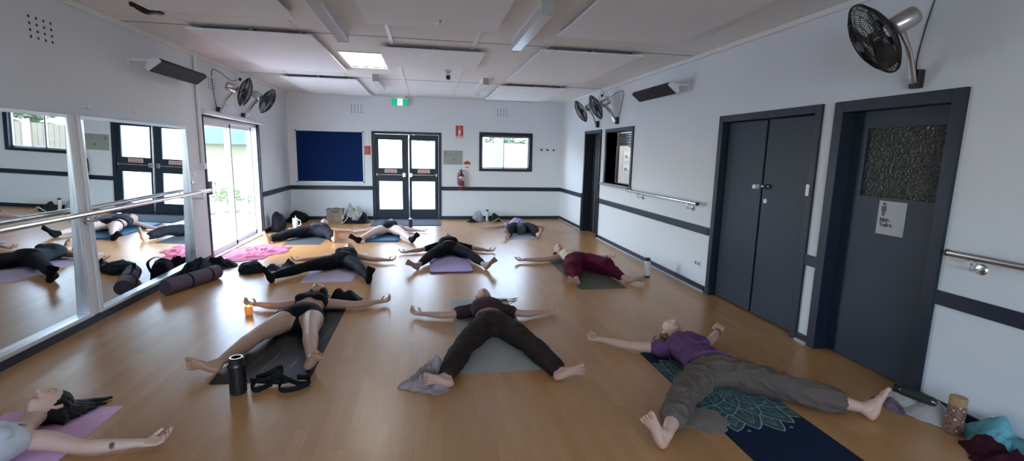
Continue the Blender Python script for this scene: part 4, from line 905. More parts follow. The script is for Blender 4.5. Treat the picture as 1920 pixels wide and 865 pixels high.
# 4: purple tee, taupe trousers, mandala mat
P4 = person('blonde woman in purple tee and taupe trousers on mandala mat', dict(head=(2.08, 3.665, .118), shL=(1.875, 3.41, .09), shR=(2.205, 3.43, .09), elL=(1.63, 3.54, .05), wrL=(1.44, 3.72, .045), tpL=(1.34, 3.80, .06), elR=(2.42, 3.58, .05), wrR=(2.58, 3.755, .05), tpR=(2.66, 3.83, .07),
    hpL=(1.91, 2.90, .1), hpR=(2.11, 2.92, .1), knL=(1.565, 2.58, .115), knR=(2.37, 2.615, .10), anL=(1.315, 2.28, .065), anR=(2.70, 2.39, .06), hlL=(1.275, 2.255, .0), hlR=(2.725, 2.345, .0), toL=(1.175, 2.28, .205), toR=(2.83, 2.36, .20), face=(.02, .10, 1)), (.58, .38, .29), voxel=.0038, fist=True)
m_pur = cloth('plum_purple_cotton', (.125, .055, .135, 1)); m_tau = cloth('taupe_linen', (.125, .098, .083, 1))
bm = new(); P4.torso(bm, .06, P4.TL+.045, inf=.012, n=18, flare=.012); P4.female(bm, .010)
for S in 'LR': P4.arm(S, bm, 0, .17, .016, .03)
garment(P4, 'tee_shirt', bm, m_pur, amp=.011, scale=30, seed=3, smooth=2)
bm = new(); P4.torso(bm, -.075, .13, inf=.012, n=14, round_=(False, False))
P4.leg('L', bm, 0, .80, .016, .022); P4.leg('R', bm, 0, .82, .016, .022)
garment(P4, 'trousers', bm, m_tau, amp=.016, scale=24, seed=8, smooth=2)
bm = new(); P4.hair_cap(bm, .011, .034, .022)
locks(bm, P4, [[(-.06, .04, -.02), (-.10, 0, -.08), (-.11, -.09, -.108)], [(-.05, .05, -.03), (-.115, .03, -.09), (-.15, -.05, -.11)], [(.05, .04, -.04), (.09, 0, -.09), (.11, -.07, -.11)], [(-.03, .07, -.04), (-.09, .09, -.09), (-.14, .06, -.11)], [(0, .08, -.04), (-.02, .15, -.1), (-.06, .18, -.112)]], .017)
garment(P4, 'hair', bm, m_blond, voxel=.0045, amp=.004, scale=60, zmin=.004)
bm = new(); w_ = V((2.573, 3.748, .045)); ax_ = (V((2.66, 3.83, .045))-w_).normalized(); lathe(bm, [(.030, -.004), (.031, 0), (.030, .004)], c=w_, ax=ax_); obj('bracelet', bm, m_blk, P4.root, smooth=True)

# 5: charcoal vest, black leggings and socks, lilac mat
P5 = person('person in dark vest, black leggings and socks on pale lilac mat', dict(head=(-1.165, 7.46, .12), shL=(-1.30, 7.20, .09), shR=(-1.02, 7.18, .09), elL=(-1.57, 7.08, .05), wrL=(-1.77, 7.06, .05), tpL=(-1.93, 7.08, .05), elR=(-.785, 7.00, .05), wrR=(-.57, 6.95, .05), tpR=(-.43, 7.0, .06),
    hpL=(-1.24, 6.71, .1), hpR=(-1.06, 6.70, .1), knL=(-1.555, 6.38, .11), knR=(-.86, 6.28, .11), anL=(-1.86, 6.08, .065), anR=(-.73, 5.92, .07), hlL=(-1.85, 6.02, .0), hlR=(-.705, 5.86, .0), toL=(-1.93, 5.97, .21), toR=(-.66, 5.80, .225), face=(-.04, .06, 1)), (.40, .25, .17), voxel=.0065)
m_chr = cloth('charcoal_marl_jersey', (.022, .026, .030, 1))
bm = new(); P5.torso(bm, .02, P5.TL*.98, inf=.009, n=16, flare=.006); P5.female(bm, .008); garment(P5, 'vest_top', bm, m_chr, amp=.004)
bm = new(); P5.torso(bm, -.075, .12, inf=.008, round_=(False, False))
for S in 'LR': P5.leg(S, bm, 0, 1, .007)
garment(P5, 'leggings', bm, m_blk, amp=.003)
bm = new()
for S in 'LR': P5.foot(S, bm, .006)
garment(P5, 'socks', bm, cloth('black_cotton_socks', (.008, .008, .009, 1)), amp=.001)
bm = new(); P5.hair_cap(bm, .012, .03, .02); garment(P5, 'hair', bm, m_dark_hair, amp=.004, scale=50, zmin=.004)

# 6: black set, purple mat
P6 = person('person in black long tee and leggings on the purple bolster mat', dict(head=(.335, 8.06, .15), shL=(.19, 7.82, .09), shR=(.485, 7.82, .09), elL=(-.065, 7.67, .05), wrL=(-.31, 7.56, .04), tpL=(-.47, 7.55, .045), elR=(.73, 7.73, .05), wrR=(.96, 7.58, .04), tpR=(1.11, 7.59, .055),
    hpL=(.245, 7.34, .1), hpR=(.435, 7.34, .1), knL=(.035, 6.95, .115), knR=(.64, 6.94, .115), anL=(-.115, 6.55, .062), anR=(.775, 6.50, .062), hlL=(-.135, 6.50, .0), hlR=(.80, 6.45, .0), toL=(-.285, 6.40, .15), toR=(.93, 6.32, .19), face=(0, .25, 1)), (.30, .19, .15), voxel=.0065, thin=1.05, base=.027, rect=(.03, .61, 6.30, 8.05))
bm = new(); P6.torso(bm, P6.TL*.60, P6.TL+.035, inf=.010, n=14, flare=.006); P6.female(bm, .008)
for S in 'LR': P6.arm(S, bm, 0, .47, .010, .01)
garment(P6, 'crop_tee', bm, m_blk, amp=.004)
bm = new(); P6.torso(bm, -.075, .12, inf=.008, round_=(False, False))
for S in 'LR': P6.leg(S, bm, 0, .92, .008)
garment(P6, 'leggings', bm, m_blk, amp=.002)
bm = new(); P6.hair_cap(bm, .010, .03, .02); garment(P6, 'hair', bm, m_brown_hair, amp=.003, scale=50, zmin=.004)

# 7: cream vest, maroon trousers, olive mat
P7 = person('person in cream vest and baggy maroon trousers on olive mat', dict(head=(2.03, 7.16, .12), shL=(1.965, 6.87, .09), shR=(2.265, 6.97, .09), elL=(1.66, 6.78, .05), wrL=(1.41, 6.82, .05), tpL=(1.25, 6.79, .05), elR=(2.52, 6.88, .05), wrR=(2.75, 6.90, .05), tpR=(2.91, 6.91, .05),
    hpL=(2.03, 6.40, .1), hpR=(2.22, 6.43, .1), knL=(1.90, 5.98, .12), knR=(2.38, 6.02, .12), anL=(1.835, 5.60, .06), anR=(2.47, 5.63, .06), hlL=(1.84, 5.545, .0), hlR=(2.49, 5.57, .0), toL=(1.665, 5.455, .11), toR=(2.69, 5.47, .09), face=(-.12, .0, 1)), (.46, .29, .21), voxel=.0065)
m_mar = cloth('deep_maroon_cotton', (.085, .006, .022, 1)); m_crm = cloth('butter_cream_cotton', (.55, .50, .36, 1))
bm = new(); P7.torso(bm, .02, P7.TL*.98, inf=.009, n=16, flare=.006); P7.female(bm, .008); garment(P7, 'vest_top', bm, m_crm, amp=.003)
bm = new(); P7.torso(bm, -.075, .15, inf=.022, round_=(False, False))
for S in 'LR': P7.leg(S, bm, 0, .55, .035, .045, r=(True, True)); P7.leg(S, bm, .4, .93, .045, -.03)
garment(P7, 'harem_trousers', bm, m_mar, amp=.02, scale=20, seed=4)
bm = new(); P7.hair_cap(bm, .010, .03, .02); locks(bm, P7, [[(-.05, .03, -.03), (-.09, -.02, -.09), (-.09, -.09, -.11)]], .016); garment(P7, 'hair', bm, m_brown_hair, amp=.003, scale=50, zmin=.004)
bm = new(); lathe(bm, [(.030, -.005), (.031, 0), (.030, .005)], c=(2.735, 6.90, .045), ax=(1, 0, 0)); obj('bracelet', bm, m_blk, P7.root, smooth=True)

# 8: far left
P8 = person('person in grey top and wide black trousers, barefoot, by sliding door', dict(head=(-2.03, 10.02, .14), shL=(-2.20, 9.80, .09), shR=(-1.93, 9.70, .09), elL=(-2.45, 9.85, .05), wrL=(-2.66, 9.92, .05), tpL=(-2.80, 9.97, .05), elR=(-1.69, 9.68, .05), wrR=(-1.44, 9.69, .04), tpR=(-1.30, 9.74, .055),
    hpL=(-2.13, 9.30, .1), hpR=(-1.95, 9.24, .1), knL=(-2.41, 8.98, .11), knR=(-1.74, 8.93, .13), anL=(-2.655, 8.68, .065), anR=(-1.62, 8.65, .065), hlL=(-2.65, 8.62, .0), hlR=(-1.585, 8.60, .0), toL=(-2.72, 8.56, .225), toR=(-1.53, 8.55, .235), face=(0, .2, 1)), (.50, .29, .20), voxel=.0075)
m_gr2 = cloth('slate_grey_jersey', (.045, .05, .062, 1)); m_blk2 = cloth('faded_black_cotton', (.010, .010, .013, 1))
bm = new(); P8.torso(bm, .05, P8.TL*1.02, inf=.010, n=16); P8.female(bm, .006)
for S in 'LR': P8.arm(S, bm, 0, .16, .012, .02)
garment(P8, 'tee_shirt', bm, m_gr2, amp=.004)
bm = new(); P8.torso(bm, -.075, .13, inf=.012, round_=(False, False))
for S in 'LR': P8.leg(S, bm, 0, .92, .014, .016)
garment(P8, 'wide_trousers', bm, m_blk2, amp=.006)
bm = new(); P8.hair_cap(bm, .010, .03, .02); garment(P8, 'hair', bm, m_dark_hair, amp=.003, scale=50, zmin=.004)

# 9: far middle, blue mat
P9 = person('person in black shorts and socks on the blue mat by the doors', dict(head=(-.735, 10.05, .125), shL=(-.885, 9.82, .09), shR=(-.585, 9.82, .09), elL=(-1.12, 9.69, .05), wrL=(-1.35, 9.62, .04), tpL=(-1.50, 9.62, .045), elR=(-.36, 9.68, .05), wrR=(-.13, 9.63, .04), tpR=(.01, 9.62, .05),
    hpL=(-.83, 9.34, .1), hpR=(-.63, 9.34, .1), knL=(-.985, 8.95, .125), knR=(-.45, 8.93, .125), anL=(-1.165, 8.60, .062), anR=(-.295, 8.57, .062), hlL=(-1.18, 8.56, .0), hlR=(-.27, 8.53, .0), toL=(-1.32, 8.48, .15), toR=(-.15, 8.45, .18), face=(0, .1, 1)), (.60, .43, .36), voxel=.0075, base=.027, legk=1.1, rect=(-1.09, -.51, 8.64, 10.35))
bm = new(); P9.torso(bm, P9.TL*.60, P9.TL*.92, inf=.008, n=12); P9.female(bm, .010); garment(P9, 'crop_top', bm, m_gr2, amp=.002)
bm = new(); P9.torso(bm, P9.TL*.565, P9.TL*.62, inf=.010, n=4); garment(P9, 'black_hem_band', bm, m_blk, amp=.0, voxel=.006)
bm = new(); P9.torso(bm, -.075, .10, inf=.009, round_=(False, False))
for S in 'LR': P9.leg(S, bm, 0, .06, .008)
garment(P9, 'shorts', bm, m_blk, amp=.002)
bm = new()
for S in 'LR': P9.foot(S, bm, .007)
garment(P9, 'socks', bm, MATS['black_cotton_socks'], amp=.001)
bm = new(); P9.hair_cap(bm, .010, .03, .02); garment(P9, 'hair', bm, m_brown_hair, amp=.003, scale=50, zmin=.004)

# 10: far right
P10 = person('person in lavender tee and dark jeans with bolster, far right', dict(head=(1.92, 10.36, .11), shL=(1.75, 10.11, .09), shR=(2.07, 10.11, .09), elL=(1.505, 10.03, .05), wrL=(1.26, 10.03, .04), tpL=(1.10, 10.06, .045), elR=(2.31, 10.03, .05), wrR=(2.44, 10.02, .045), tpR=(2.57, 10.02, .055),
    hpL=(1.79, 9.64, .1), hpR=(1.98, 9.64, .1), knL=(1.61, 9.26, .14), knR=(2.09, 9.26, .14), anL=(1.535, 8.91, .065), anR=(2.09, 8.92, .065), hlL=(1.52, 8.86, .0), hlR=(2.10, 8.87, .0), toL=(1.415, 8.82, .215), toR=(2.19, 8.83, .215), face=(0, -.1, 1)), (.47, .27, .20), voxel=.0075, thin=1.05)
m_lav = cloth('lavender_grey_cotton', (.30, .30, .42, 1)); m_jean = cloth('dark_green_grey_denim', (.020, .024, .028, 1), var=.5)
bm = new(); P10.torso(bm, -.02, P10.TL+.03, inf=.014, n=18)
for S in 'LR': P10.arm(S, bm, 0, .22, .018, .03)
garment(P10, 'tee_shirt', bm, m_lav, amp=.006)
bm = new(); P10.torso(bm, -.075, .06, inf=.010, round_=(False, False))
for S in 'LR': P10.leg(S, bm, 0, .93, .018, .01)
garment(P10, 'jeans', bm, m_jean, amp=.012, scale=30)
bm = new(); P10.hair_cap(bm, .010, .03, .02); garment(P10, 'hair', bm, m_dark_hair, amp=.003, scale=50, zmin=.004)

# ---------------------------------------------------------------- mats
def roundrect(x0, x1, y0, y1, r, n=6):
    P = []
    for cx, cy_, a0 in ((x1-r, y1-r, 0), (x0+r, y1-r, PI/2), (x0+r, y0+r, PI), (x1-r, y0+r, 1.5*PI)):
        for k in range(n+1): a = a0+PI/2*k/n; P.append((cx+r*math.cos(a), cy_+r*math.sin(a)))
    return P
def slab(P, z0, z1, bev=.0):
    bm = new(); loops = []
    c = V((sum(p[0] for p in P)/len(P), sum(p[1] for p in P)/len(P)))
    lv = [(z0, 0), (z1, 0)] if not bev else [(z0, bev*.5), (z0+bev*.6, 0), (z1-bev, 0), (z1-bev*.3, bev*.3), (z1, bev)]
    for z, ins in lv: loops.append([bm.verts.new((p[0]-math.copysign(ins, p[0]-c.x), p[1]-math.copysign(ins, p[1]-c.y), z)) for p in P])
    n = len(P)
    for A, Bq in zip(loops, loops[1:]):
        for i in range(n): bm.faces.new((A[i], A[(i+1) % n], Bq[(i+1) % n], Bq[i]))
    bm.faces.new(loops[0][::-1]); bm.faces.new(loops[-1]); return bm
def matmat(name, c, rough=.65): return mat(name, c, rough, var=.10, vscale=8, bump=.2, bscale=300, spec=.15)
def yoga_mat(x0, x1, y0, y1, m_, label, t=.0025, r=.02, name='yoga_mat', cat='yoga mat', bev=0, under=None):
    if under:
        o = thing(name, label, cat, ((x0+x1)/2, (y0+y1)/2, 0)); obj('mat_top', slab(roundrect(x0, x1, y0, y1, r), t*.45, t, bev), m_, o); obj('mat_underside', slab(roundrect(x0+.001, x1-.001, y0+.001, y1-.001, r), .0002, t*.45), under, o); return o
    return tag(obj(name, slab(roundrect(x0, x1, y0, y1, r), .0002, t, bev), m_), label, cat)
yoga_mat(-2.49, -1.865, 1.40, 3.14, matmat('soft_pink_foam', (.78, .50, .74, 1)), 'pink yoga mat at the bottom left corner')
m_char = matmat('charcoal_rubber', (.012, .012, .014, 1), .42)
t = thing('yoga_mat', 'charcoal black yoga mat with pale scuff streaks', 'yoga mat', (-1.15, 4.2, 0))
obj('mat_surface', slab(roundrect(-1.48, -.82, 3.36, 5.12, .03), .0002, .0025), m_char, t)
bm = new(); rs2 = random.Random(7)
for (xa, ya, xb, yb, w) in ((-1.33, 3.50, -1.25, 3.86, .004), (-1.20, 3.52, -1.14, 3.95, .006), (-1.01, 3.55, -.985, 3.74, .007), (-.90, 3.9, -.87, 4.4, .004), (-.86, 4.0, -.85, 4.7, .003), (-1.30, 3.62, -1.27, 3.80, .003)):
    a, b_ = V((xa, ya, .0027)), V((xb, yb, .0027)); s_ = V((1, -.2, 0))*w/2
    v = [bm.verts.new(q) for q in (a-s_*.3, a+s_*.3, a.lerp(b_, .5)+s_+V((.006, 0, 0)), b_+s_*.3, b_-s_*.3, a.lerp(b_, .5)-s_+V((.006, 0, 0)))]; bm.faces.new(v)
obj('scuff_streaks', bm, mat('pale_scuff', (.22, .21, .20, 1), .5), t)
yoga_mat(.24, .865, 3.30, 5.10, matmat('sage_grey_foam', (.36, .365, .345, 1)), 'sage grey yoga mat under brown clad woman', r=.04, under=m_char)
t = thing('yoga_mat', 'navy yoga mat printed with a teal mandala', 'yoga mat', (2.0, 2.6, 0)); MX0, MX1, MY0, MY1 = 1.715, 2.315, 1.74, 3.50
obj('mat_surface', slab(roundrect(MX0, MX1, MY0, MY1, .02), .0002, .0025), matmat('navy_blue_suede', (.010, .018, .048, 1), .8), t)
m_teal = mat('dark_teal_print', (.030, .078, .082, 1), .75, var=.5, vscale=22); m_mint = mat('pale_mint_print', (.28, .44, .42, 1), .7, var=.2)
MC = V((2.015, 2.86)); inside = lambda p: MX0+.004 < p.x < MX1-.004 and MY0 < p.y < MY1
def petal(a, r0_, r1_, w, n=14):
    d = V((math.cos(a), math.sin(a))); s_ = V((-d.y, d.x)); L, R_ = [], []
    for k in range(n+1):
        q = k/n; r = r0_+(r1_-r0_)*q; ww = w*math.sin(PI*min(1, q*.98))**.75*(1-.35*q) if q < 1 else 0
        L.append(MC+d*r+s_*ww); R_.append(MC+d*r-s_*ww)
    return L, R_
bmf, bml = new(), new()
def fillpoly(L, R_, z):
    for i in range(len(L)-1):
        q = [L[i], L[i+1], R_[i+1], R_[i]]; q = [V((min(MX1-.003, max(MX0+.003, p.x)), p.y)) for p in q]
        try: bmf.faces.new([bmf.verts.new((p.x, p.y, z)) for p in q])
        except ValueError: pass
def ribbon(P, w, z):
    for a, b_ in zip(P, P[1:]):
        if inside(a) and inside(b_) and (b_-a).length > 1e-5:
            d = (b_-a).normalized(); s_ = V((-d.y, d.x))*w/2
            bml.faces.new([bml.verts.new((p.x, p.y, z)) for p in (a+s_, b_+s_+d*w*.3, b_-s_+d*w*.3, a-s_)])
z = .0027
for lay, (n_, ph, r0_, r1_, w, lw) in enumerate(((12, .13, .20, .56, .105, .006), (12, .39, .16, .52, .11, .006), (12, .13, .10, .38, .085, .005), (12, .39, .05, .27, .06, .004), (10, 0, .01, .15, .035, .003))):
    for k in range(n_):
        a = ph+2*PI*k/n_; L, R_ = petal(a, r0_, r1_, w); fillpoly(L, R_, z); ribbon(L, lw*1.3, z+.0002); ribbon(R_, lw*1.3, z+.0002)
        L, R_ = petal(a, r0_+.04, r1_-.07, w*.55); ribbon(L, lw*.5, z+.0002); ribbon(R_, lw*.5, z+.0002)
        for q in range(5):
            c = MC+V((math.cos(a), math.sin(a)))*(r0_+(r1_-r0_)*(.35+q*.11)); ribbon([c+V((math.cos(u), math.sin(u)))*(.006+.002*q) for u in np.linspace(0, 2*PI, 9)], .002, z+.0003)
    z += .0004
for k in range(12):
    a = .26+2*PI*k/12; c = MC+V((math.cos(a), math.sin(a)))*.545; P = [c+V((math.cos(u)*.008, math.sin(u)*.006)) for u in np.linspace(0, 2*PI, 9)]
    if all(inside(p) for p in P): ribbon(P, .007, z)
for r in (.045, .09, .30): ribbon([MC+V((math.cos(u), math.sin(u)))*r for u in np.linspace(0, 2*PI, 49)], .004, z)
obj('mandala_fill', bmf, m_teal, t); obj('mandala_lines', bml, m_mint, t)
yoga_mat(-1.53, -.92, 5.97, 7.68, matmat('pale_lilac_foam', (.40, .34, .45, 1)), 'pale lilac yoga mat under dark vest person')
yoga_mat(.03, .61, 6.30, 8.05, matmat('amethyst_purple_foam', (.37, .30, .50, 1)), 'thick purple yoga mat in centre of room', t=.026, r=.05, bev=.006, under=mat('deep_purple_underside', (.02, .01, .05, 1), .6))
yoga_mat(1.81, 2.40, 5.35, 7.15, matmat('olive_grey_rubber', (.11, .11, .085, 1), .6), 'olive grey yoga mat under maroon trousers')
yoga_mat(-2.41, -1.80, 8.45, 10.25, matmat('graphite_foam', (.055, .062, .07, 1)), 'graphite yoga mat closest to the sliding door', r=.04)
yoga_mat(-1.09, -.51, 8.64, 10.35, matmat('ocean_blue_foam', (.02, .10, .17, 1), .45), 'thick ocean blue yoga mat near the exit doors', t=.026, r=.03, bev=.008)
yoga_mat(1.50, 2.08, 8.80, 10.5, matmat('pale_silver_foam', (.42, .43, .52, 1)), 'pale silver yoga mat at the far right', under=m_char, t=.006)
tag(obj('door_mat', slab(roundrect(-1.20, .30, 10.50, 11.45, .01), .0002, .012), mat('ribbed_charcoal_carpet', (.06, .065, .075, 1), .95, bump=.8, bscale=180)), 'charcoal entrance mat inside the double doors', 'door mat')

# ---------------------------------------------------------------- soft heaps
def heap(name, outline, h, m_, label, cat, seed=1, amp=.5, scale=9, fold=.35, lean=(0, 0), peaks=None, group=None, base=.0015, parent=None):
    P = [V(p) for p in outline]; c = sum(P, V((0, 0)))/len(P); N, Rn = 96, 26
    ang = [math.atan2(p.y-c.y, p.x-c.x) for p in P]; o = sorted(zip(ang, [(p-c).length for p in P])); A = np.array([a for a, _ in o]); Rr = np.array([r for _, r in o])
    th = np.linspace(-PI, PI, N, endpoint=False); rad = np.interp(th, np.r_[A-2*PI, A, A+2*PI], np.r_[Rr, Rr, Rr])
    rad = (np.roll(rad, 1)+rad*2+np.roll(rad, -1))/4; rsd = np.random.RandomState(seed); rad *= 1+.05*np.sin(th*7+seed)+.04*np.sin(th*13+2*seed)
    bm = new(); rings = []
    pts = []
    for i in range(1, Rn+1):
        q = i/Rn
        for t_, r in zip(th, rad): pts.append((c.x+math.cos(t_)*r*q, c.y+math.sin(t_)*r*q, 0, q))
    pts = np.array(pts); pk = peaks or [(c.x, c.y, 1, np.mean(rad)*.75)]
    env = np.zeros(len(pts))
    for (px, py, ph, pr) in pk: env = np.maximum(env, ph*np.exp(-(((pts[:, 0]-px)**2+(pts[:, 1]-py)**2)/pr**2)))
    q = pts[:, 3]; edge = np.clip(1-q**5, 0, 1); f = folds(np.c_[pts[:, 0], pts[:, 1], np.full(len(pts), seed*3.3)], scale*PI, seed)
    z = edge*(h*env*(1+amp*f)+h*.12+h*fold*np.clip(f, -.15, 1))+.004*(1-edge); z = np.maximum(z, .003)
    dx = folds(pts[:, :3]*1.3+5, scale*2, seed+3, ridge=False)*.02*edge
    def h0(i): return (pts[i, 0]+dx[i], pts[i, 1]+dx[i]*.7, base+z[i])
    ring = [[bm.verts.new(h0(i*N+k)) for k in range(N)] for i in range(Rn)]
    ct = bm.verts.new((c.x, c.y, base+float(np.mean(z[:N]))))
    for k in range(N): bm.faces.new((ct, ring[0][k], ring[0][(k+1) % N]))
    for A_, B_ in zip(ring, ring[1:]):
        for k in range(N): bm.faces.new((A_[k], A_[(k+1) % N], B_[(k+1) % N], B_[k]))
    bt = [bm.verts.new((v.co.x, v.co.y, base)) for v in ring[-1]]
    for k in range(N): bm.faces.new((ring[-1][k], ring[-1][(k+1) % N], bt[(k+1) % N], bt[k]))
    bm.faces.new(bt[::-1])
    o = obj(name, bm, m_, parent, smooth=True)
    if not parent: tag(o, label, cat, group)
    return o
def bag(name, c, dims, m_, label, cat, seed=1, rot=0, straps=None, sag=.25, parent=None):
    """a soft bag: a rounded box slumped and creased"""
    bm = new(); bmesh.ops.create_cube(bm, size=2); bmesh.ops.subdivide_edges(bm, edges=bm.edges, cuts=14, use_grid_fill=True)
    R = Matrix.Rotation(rot, 3, 'Z')
    for v in bm.verts:
        p = v.co; l = max(abs(p.x), abs(p.y), abs(p.z)); n = p.normalized(); p = p.lerp(n*1.25, .55); up = (p.z+1)/2
        p = V((p.x*(1-sag*up), p.y*(1-sag*up), max(-.98, p.z*(1-.12*math.sin(p.x*2+seed)))))
        v.co = R @ V((p.x*dims[0]/2, p.y*dims[1]/2, 0))+V((c[0], c[1], max(.002, (p.z+1)/2*dims[2])))
    bmesh.ops.recalc_face_normals(bm, faces=bm.faces); me = bpy.data.meshes.new('t'); bm.to_mesh(me); bm.free(); wrinkle(me, .10*min(dims), 6/min(dims)*.55, seed, .0025); me.shade_smooth()
    o = link_mesh(name, me, m_, parent); 
    if not parent: tag(o, label, cat)
    if straps: obj('strap', T(straps, [(.016, .004)]*len(straps), sub=5, seg=8), m_, o, smooth=True)
    return o
m_bk = cloth('matt_black_nylon', (.009, .009, .011, 1), rough=.6)
heap('folded_towel', [(-.20, 3.15), (-.06, 3.085), (.04, 3.02), (.14, 3.07), (.13, 3.28), (.06, 3.42), (-.04, 3.40), (-.12, 3.28)], .095, cloth('dusty_lilac_terry', (.32, .265, .275, 1)), 'crumpled dusty lilac towel by brown trousered foot', 'towel', 3, scale=8, fold=.55, peaks=[(.06, 3.30, 1.2, .12), (-.02, 3.2, .7, .1), (-.14, 3.16, .35, .08)])
heap('crumpled_clothes', [(-1.01, 5.15), (-.93, 5.07), (-.80, 5.05), (-.71, 5.10), (-.73, 5.28), (-.86, 5.38), (-1.0, 5.34)], .12, m_bk, 'crumpled black clothes beside the head of bikini clad woman', 'clothes', 5, scale=7, amp=.2, fold=.16, peaks=[(-.93, 5.2, 1, .09), (-.83, 5.18, .95, .1), (-.77, 5.14, .6, .08)])
heap('pink_blanket', [(-2.86, 7.36), (-2.66, 7.22), (-2.44, 7.26), (-2.36, 7.6), (-2.18, 7.85), (-2.20, 8.15), (-2.45, 8.45), (-2.78, 8.5), (-2.97, 8.2), (-2.98, 7.75)], .032, cloth('rose_pink_fleece', (.42, .13, .20, 1)), 'rumpled rose pink blanket in front of the sliding door', 'blanket', 2, scale=6, fold=.9, amp=.8, peaks=[(-2.6, 7.9, 1, .7)])
t = thing('rolled_yoga_mat', 'rolled mauve grey yoga mat with two black straps by the mirror', 'yoga mat', (-2.68, 5.96, 0))
a, b_ = V((-2.80, 5.60, .085)), V((-2.555, 6.30, .085)); ax_ = (b_-a).normalized(); m_rm = matmat('mauve_grey_foam', (.115, .085, .115, 1))
L_ = (b_-a).length
obj('mat_roll', LA([(.030, .004), (.081, 0), (.084, .006), (.084, L_-.006), (.081, L_), (.030, L_-.004)], c=a, ax=ax_, seg=40), m_rm, t, smooth=False)
bm = new(); P = []
lt, uu = frame_of(ax_, V((0, 0, 1)))
for k in range(90): r = .016+.066*k/90; an = k*.42; P.append(a-ax_*.001+(lt*math.cos(an)+uu*math.sin(an))*r)
tube(bm, P, [(.0016, .0016)]*len(P), seg=4); obj('spiral_end', bm, mat('dark_mauve_edge', (.03, .022, .032, 1), .7), t)
for f in (.40, .80): obj('mat_strap', LA([(.0845, -.014), (.0875, -.012), (.0875, .012), (.0845, .014)], c=a+ax_*L_*f, ax=ax_, seg=40), m_bk, t)
obj('carry_strap', T([a+ax_*L_*.40+V((-.03, 0, .085)), a+ax_*L_*.46+V((-.06, 0, .14)), a+ax_*L_*.62+V((-.05, .01, .10)), a+ax_*L_*.74+V((-.04, 0, .15)), a+ax_*L_*.80+V((-.02, 0, .085))], [(.014, .003)]*5, sub=5), m_bk, t, smooth=True)
bag('backpack', (-2.82, 6.40), (.22, .46, .21), m_bk, 'slumped black backpack between rolled mat and mirror', 'bag', 4, rot=-.2, straps=[(-2.78, 6.22, .10), (-2.72, 6.28, .2), (-2.76, 6.38, .25), (-2.82, 6.46, .2)], sag=.4)
heap('crumpled_clothes', [(-2.95, 6.78), (-2.82, 6.70), (-2.62, 6.80), (-2.56, 6.98), (-2.66, 7.12), (-2.88, 7.14), (-2.96, 6.98)], .13, m_bk, 'crumpled black clothes at the foot of white wall strip', 'clothes', 8, scale=8, peaks=[(-2.78, 6.95, 1, .13), (-2.66, 6.92, .8, .08)])
t = bag('gym_bag', (-2.27, 6.60), (.30, .34, .13), cloth('black_green_nylon', (.012, .016, .017, 1)), 'low dark gym bag beside black sock', 'bag', 9, rot=.5, sag=.35)
heap('crumpled_clothes', [(-2.12, 6.62), (-1.98, 6.60), (-1.84, 6.80), (-1.82, 6.98), (-1.95, 7.02), (-2.08, 6.88)], .075, m_bk, 'crumpled black sleeve beside the dark gym bag', 'clothes', 10, scale=9, peaks=[(-2.05, 6.7, 1, .07), (-1.88, 6.93, 1.1, .08)])
bag('backpack', (-2.86, 9.94), (.28, .34, .34), m_bk, 'tall black backpack against wall beside sliding door', 'bag', 6, rot=.1, straps=[(-2.78, 9.70, .12), (-2.68, 9.66, .26), (-2.74, 9.72, .36), (-2.84, 9.78, .36)], sag=.35)
bag('black_duffel', (-2.80, 11.18), (.40, .30, .22), m_bk, 'low black duffel bag in the far left corner', 'bag', 12, sag=.3)
t = thing('handled_tumbler', 'white tumbler mug with big handle beside black backpack', 'tumbler', (-2.52, 9.80, 0))
bm = new(); lathe(bm, [(.033, 0), (.035, .01), (.036, .09), (.047, .12), (.050, .25), (.046, .255)], c=(-2.52, 9.80, .001)); obj('cup', bm, m_white, t, smooth=True)
bm = new(); lathe(bm, [(.05, 0), (.05, .014), (.03, .02)], c=(-2.52, 9.80, .256)); lathe(bm, [(.005, 0), (.005, .05)], c=(-2.51, 9.80, .27)); obj('lid', bm, m_white, t); obj('handle', T([(-2.478, 9.79, .235), (-2.425, 9.78, .235), (-2.418, 9.78, .14), (-2.478, 9.79, .13)], [(.012, .008)]*4, sub=3), m_white, t, smooth=True)
t = thing('paper_bag', 'brown paper carrier bag with pale handles near far wall', 'bag', (-2.01, 11.15, 0))
bm = new(); box(bm, -2.19, -1.85, 11.06, 11.26, .002, .30)
top = [f for f in bm.faces if f.calc_center_median().z > .29]; bmesh.ops.delete(bm, geom=top, context='FACES_ONLY'); bmesh.ops.subdivide_edges(bm, edges=bm.edges, cuts=7, use_grid_fill=True)
for v in bm.verts: v.co += V((.008*math.sin(v.co.z*37+v.co.y*21), .010*math.sin(v.co.x*33+v.co.z*19), .004*math.sin(v.co.x*40)))*(v.co.z/.3)
ob = obj('bag_body', bm, mat('brown_kraft_paper', (.24, .17, .11, 1), .8, var=.15), t); ob.modifiers.new('s', 'SOLIDIFY').thickness = .002
for xo, sd in ((-2.09, 3), (-1.95, 5)): obj('bag_handle', T([(xo-.03, 11.054, .27), (xo-.01, 11.045, .20), (xo+.01, 11.045, .12), (xo+.0, 11.05, .05)], [(.012, .003)]*4, sub=4), mat('cream_cotton_tape', (.55, .52, .46, 1), .8), t, smooth=True)
heap('bag_contents', [(-2.17, 11.08), (-1.87, 11.08), (-1.87, 11.24), (-2.17, 11.24)], .05, cloth('grey_brown_scarf', (.17, .15, .14, 1)), '', '', 4, base=.255, parent=t, scale=14)
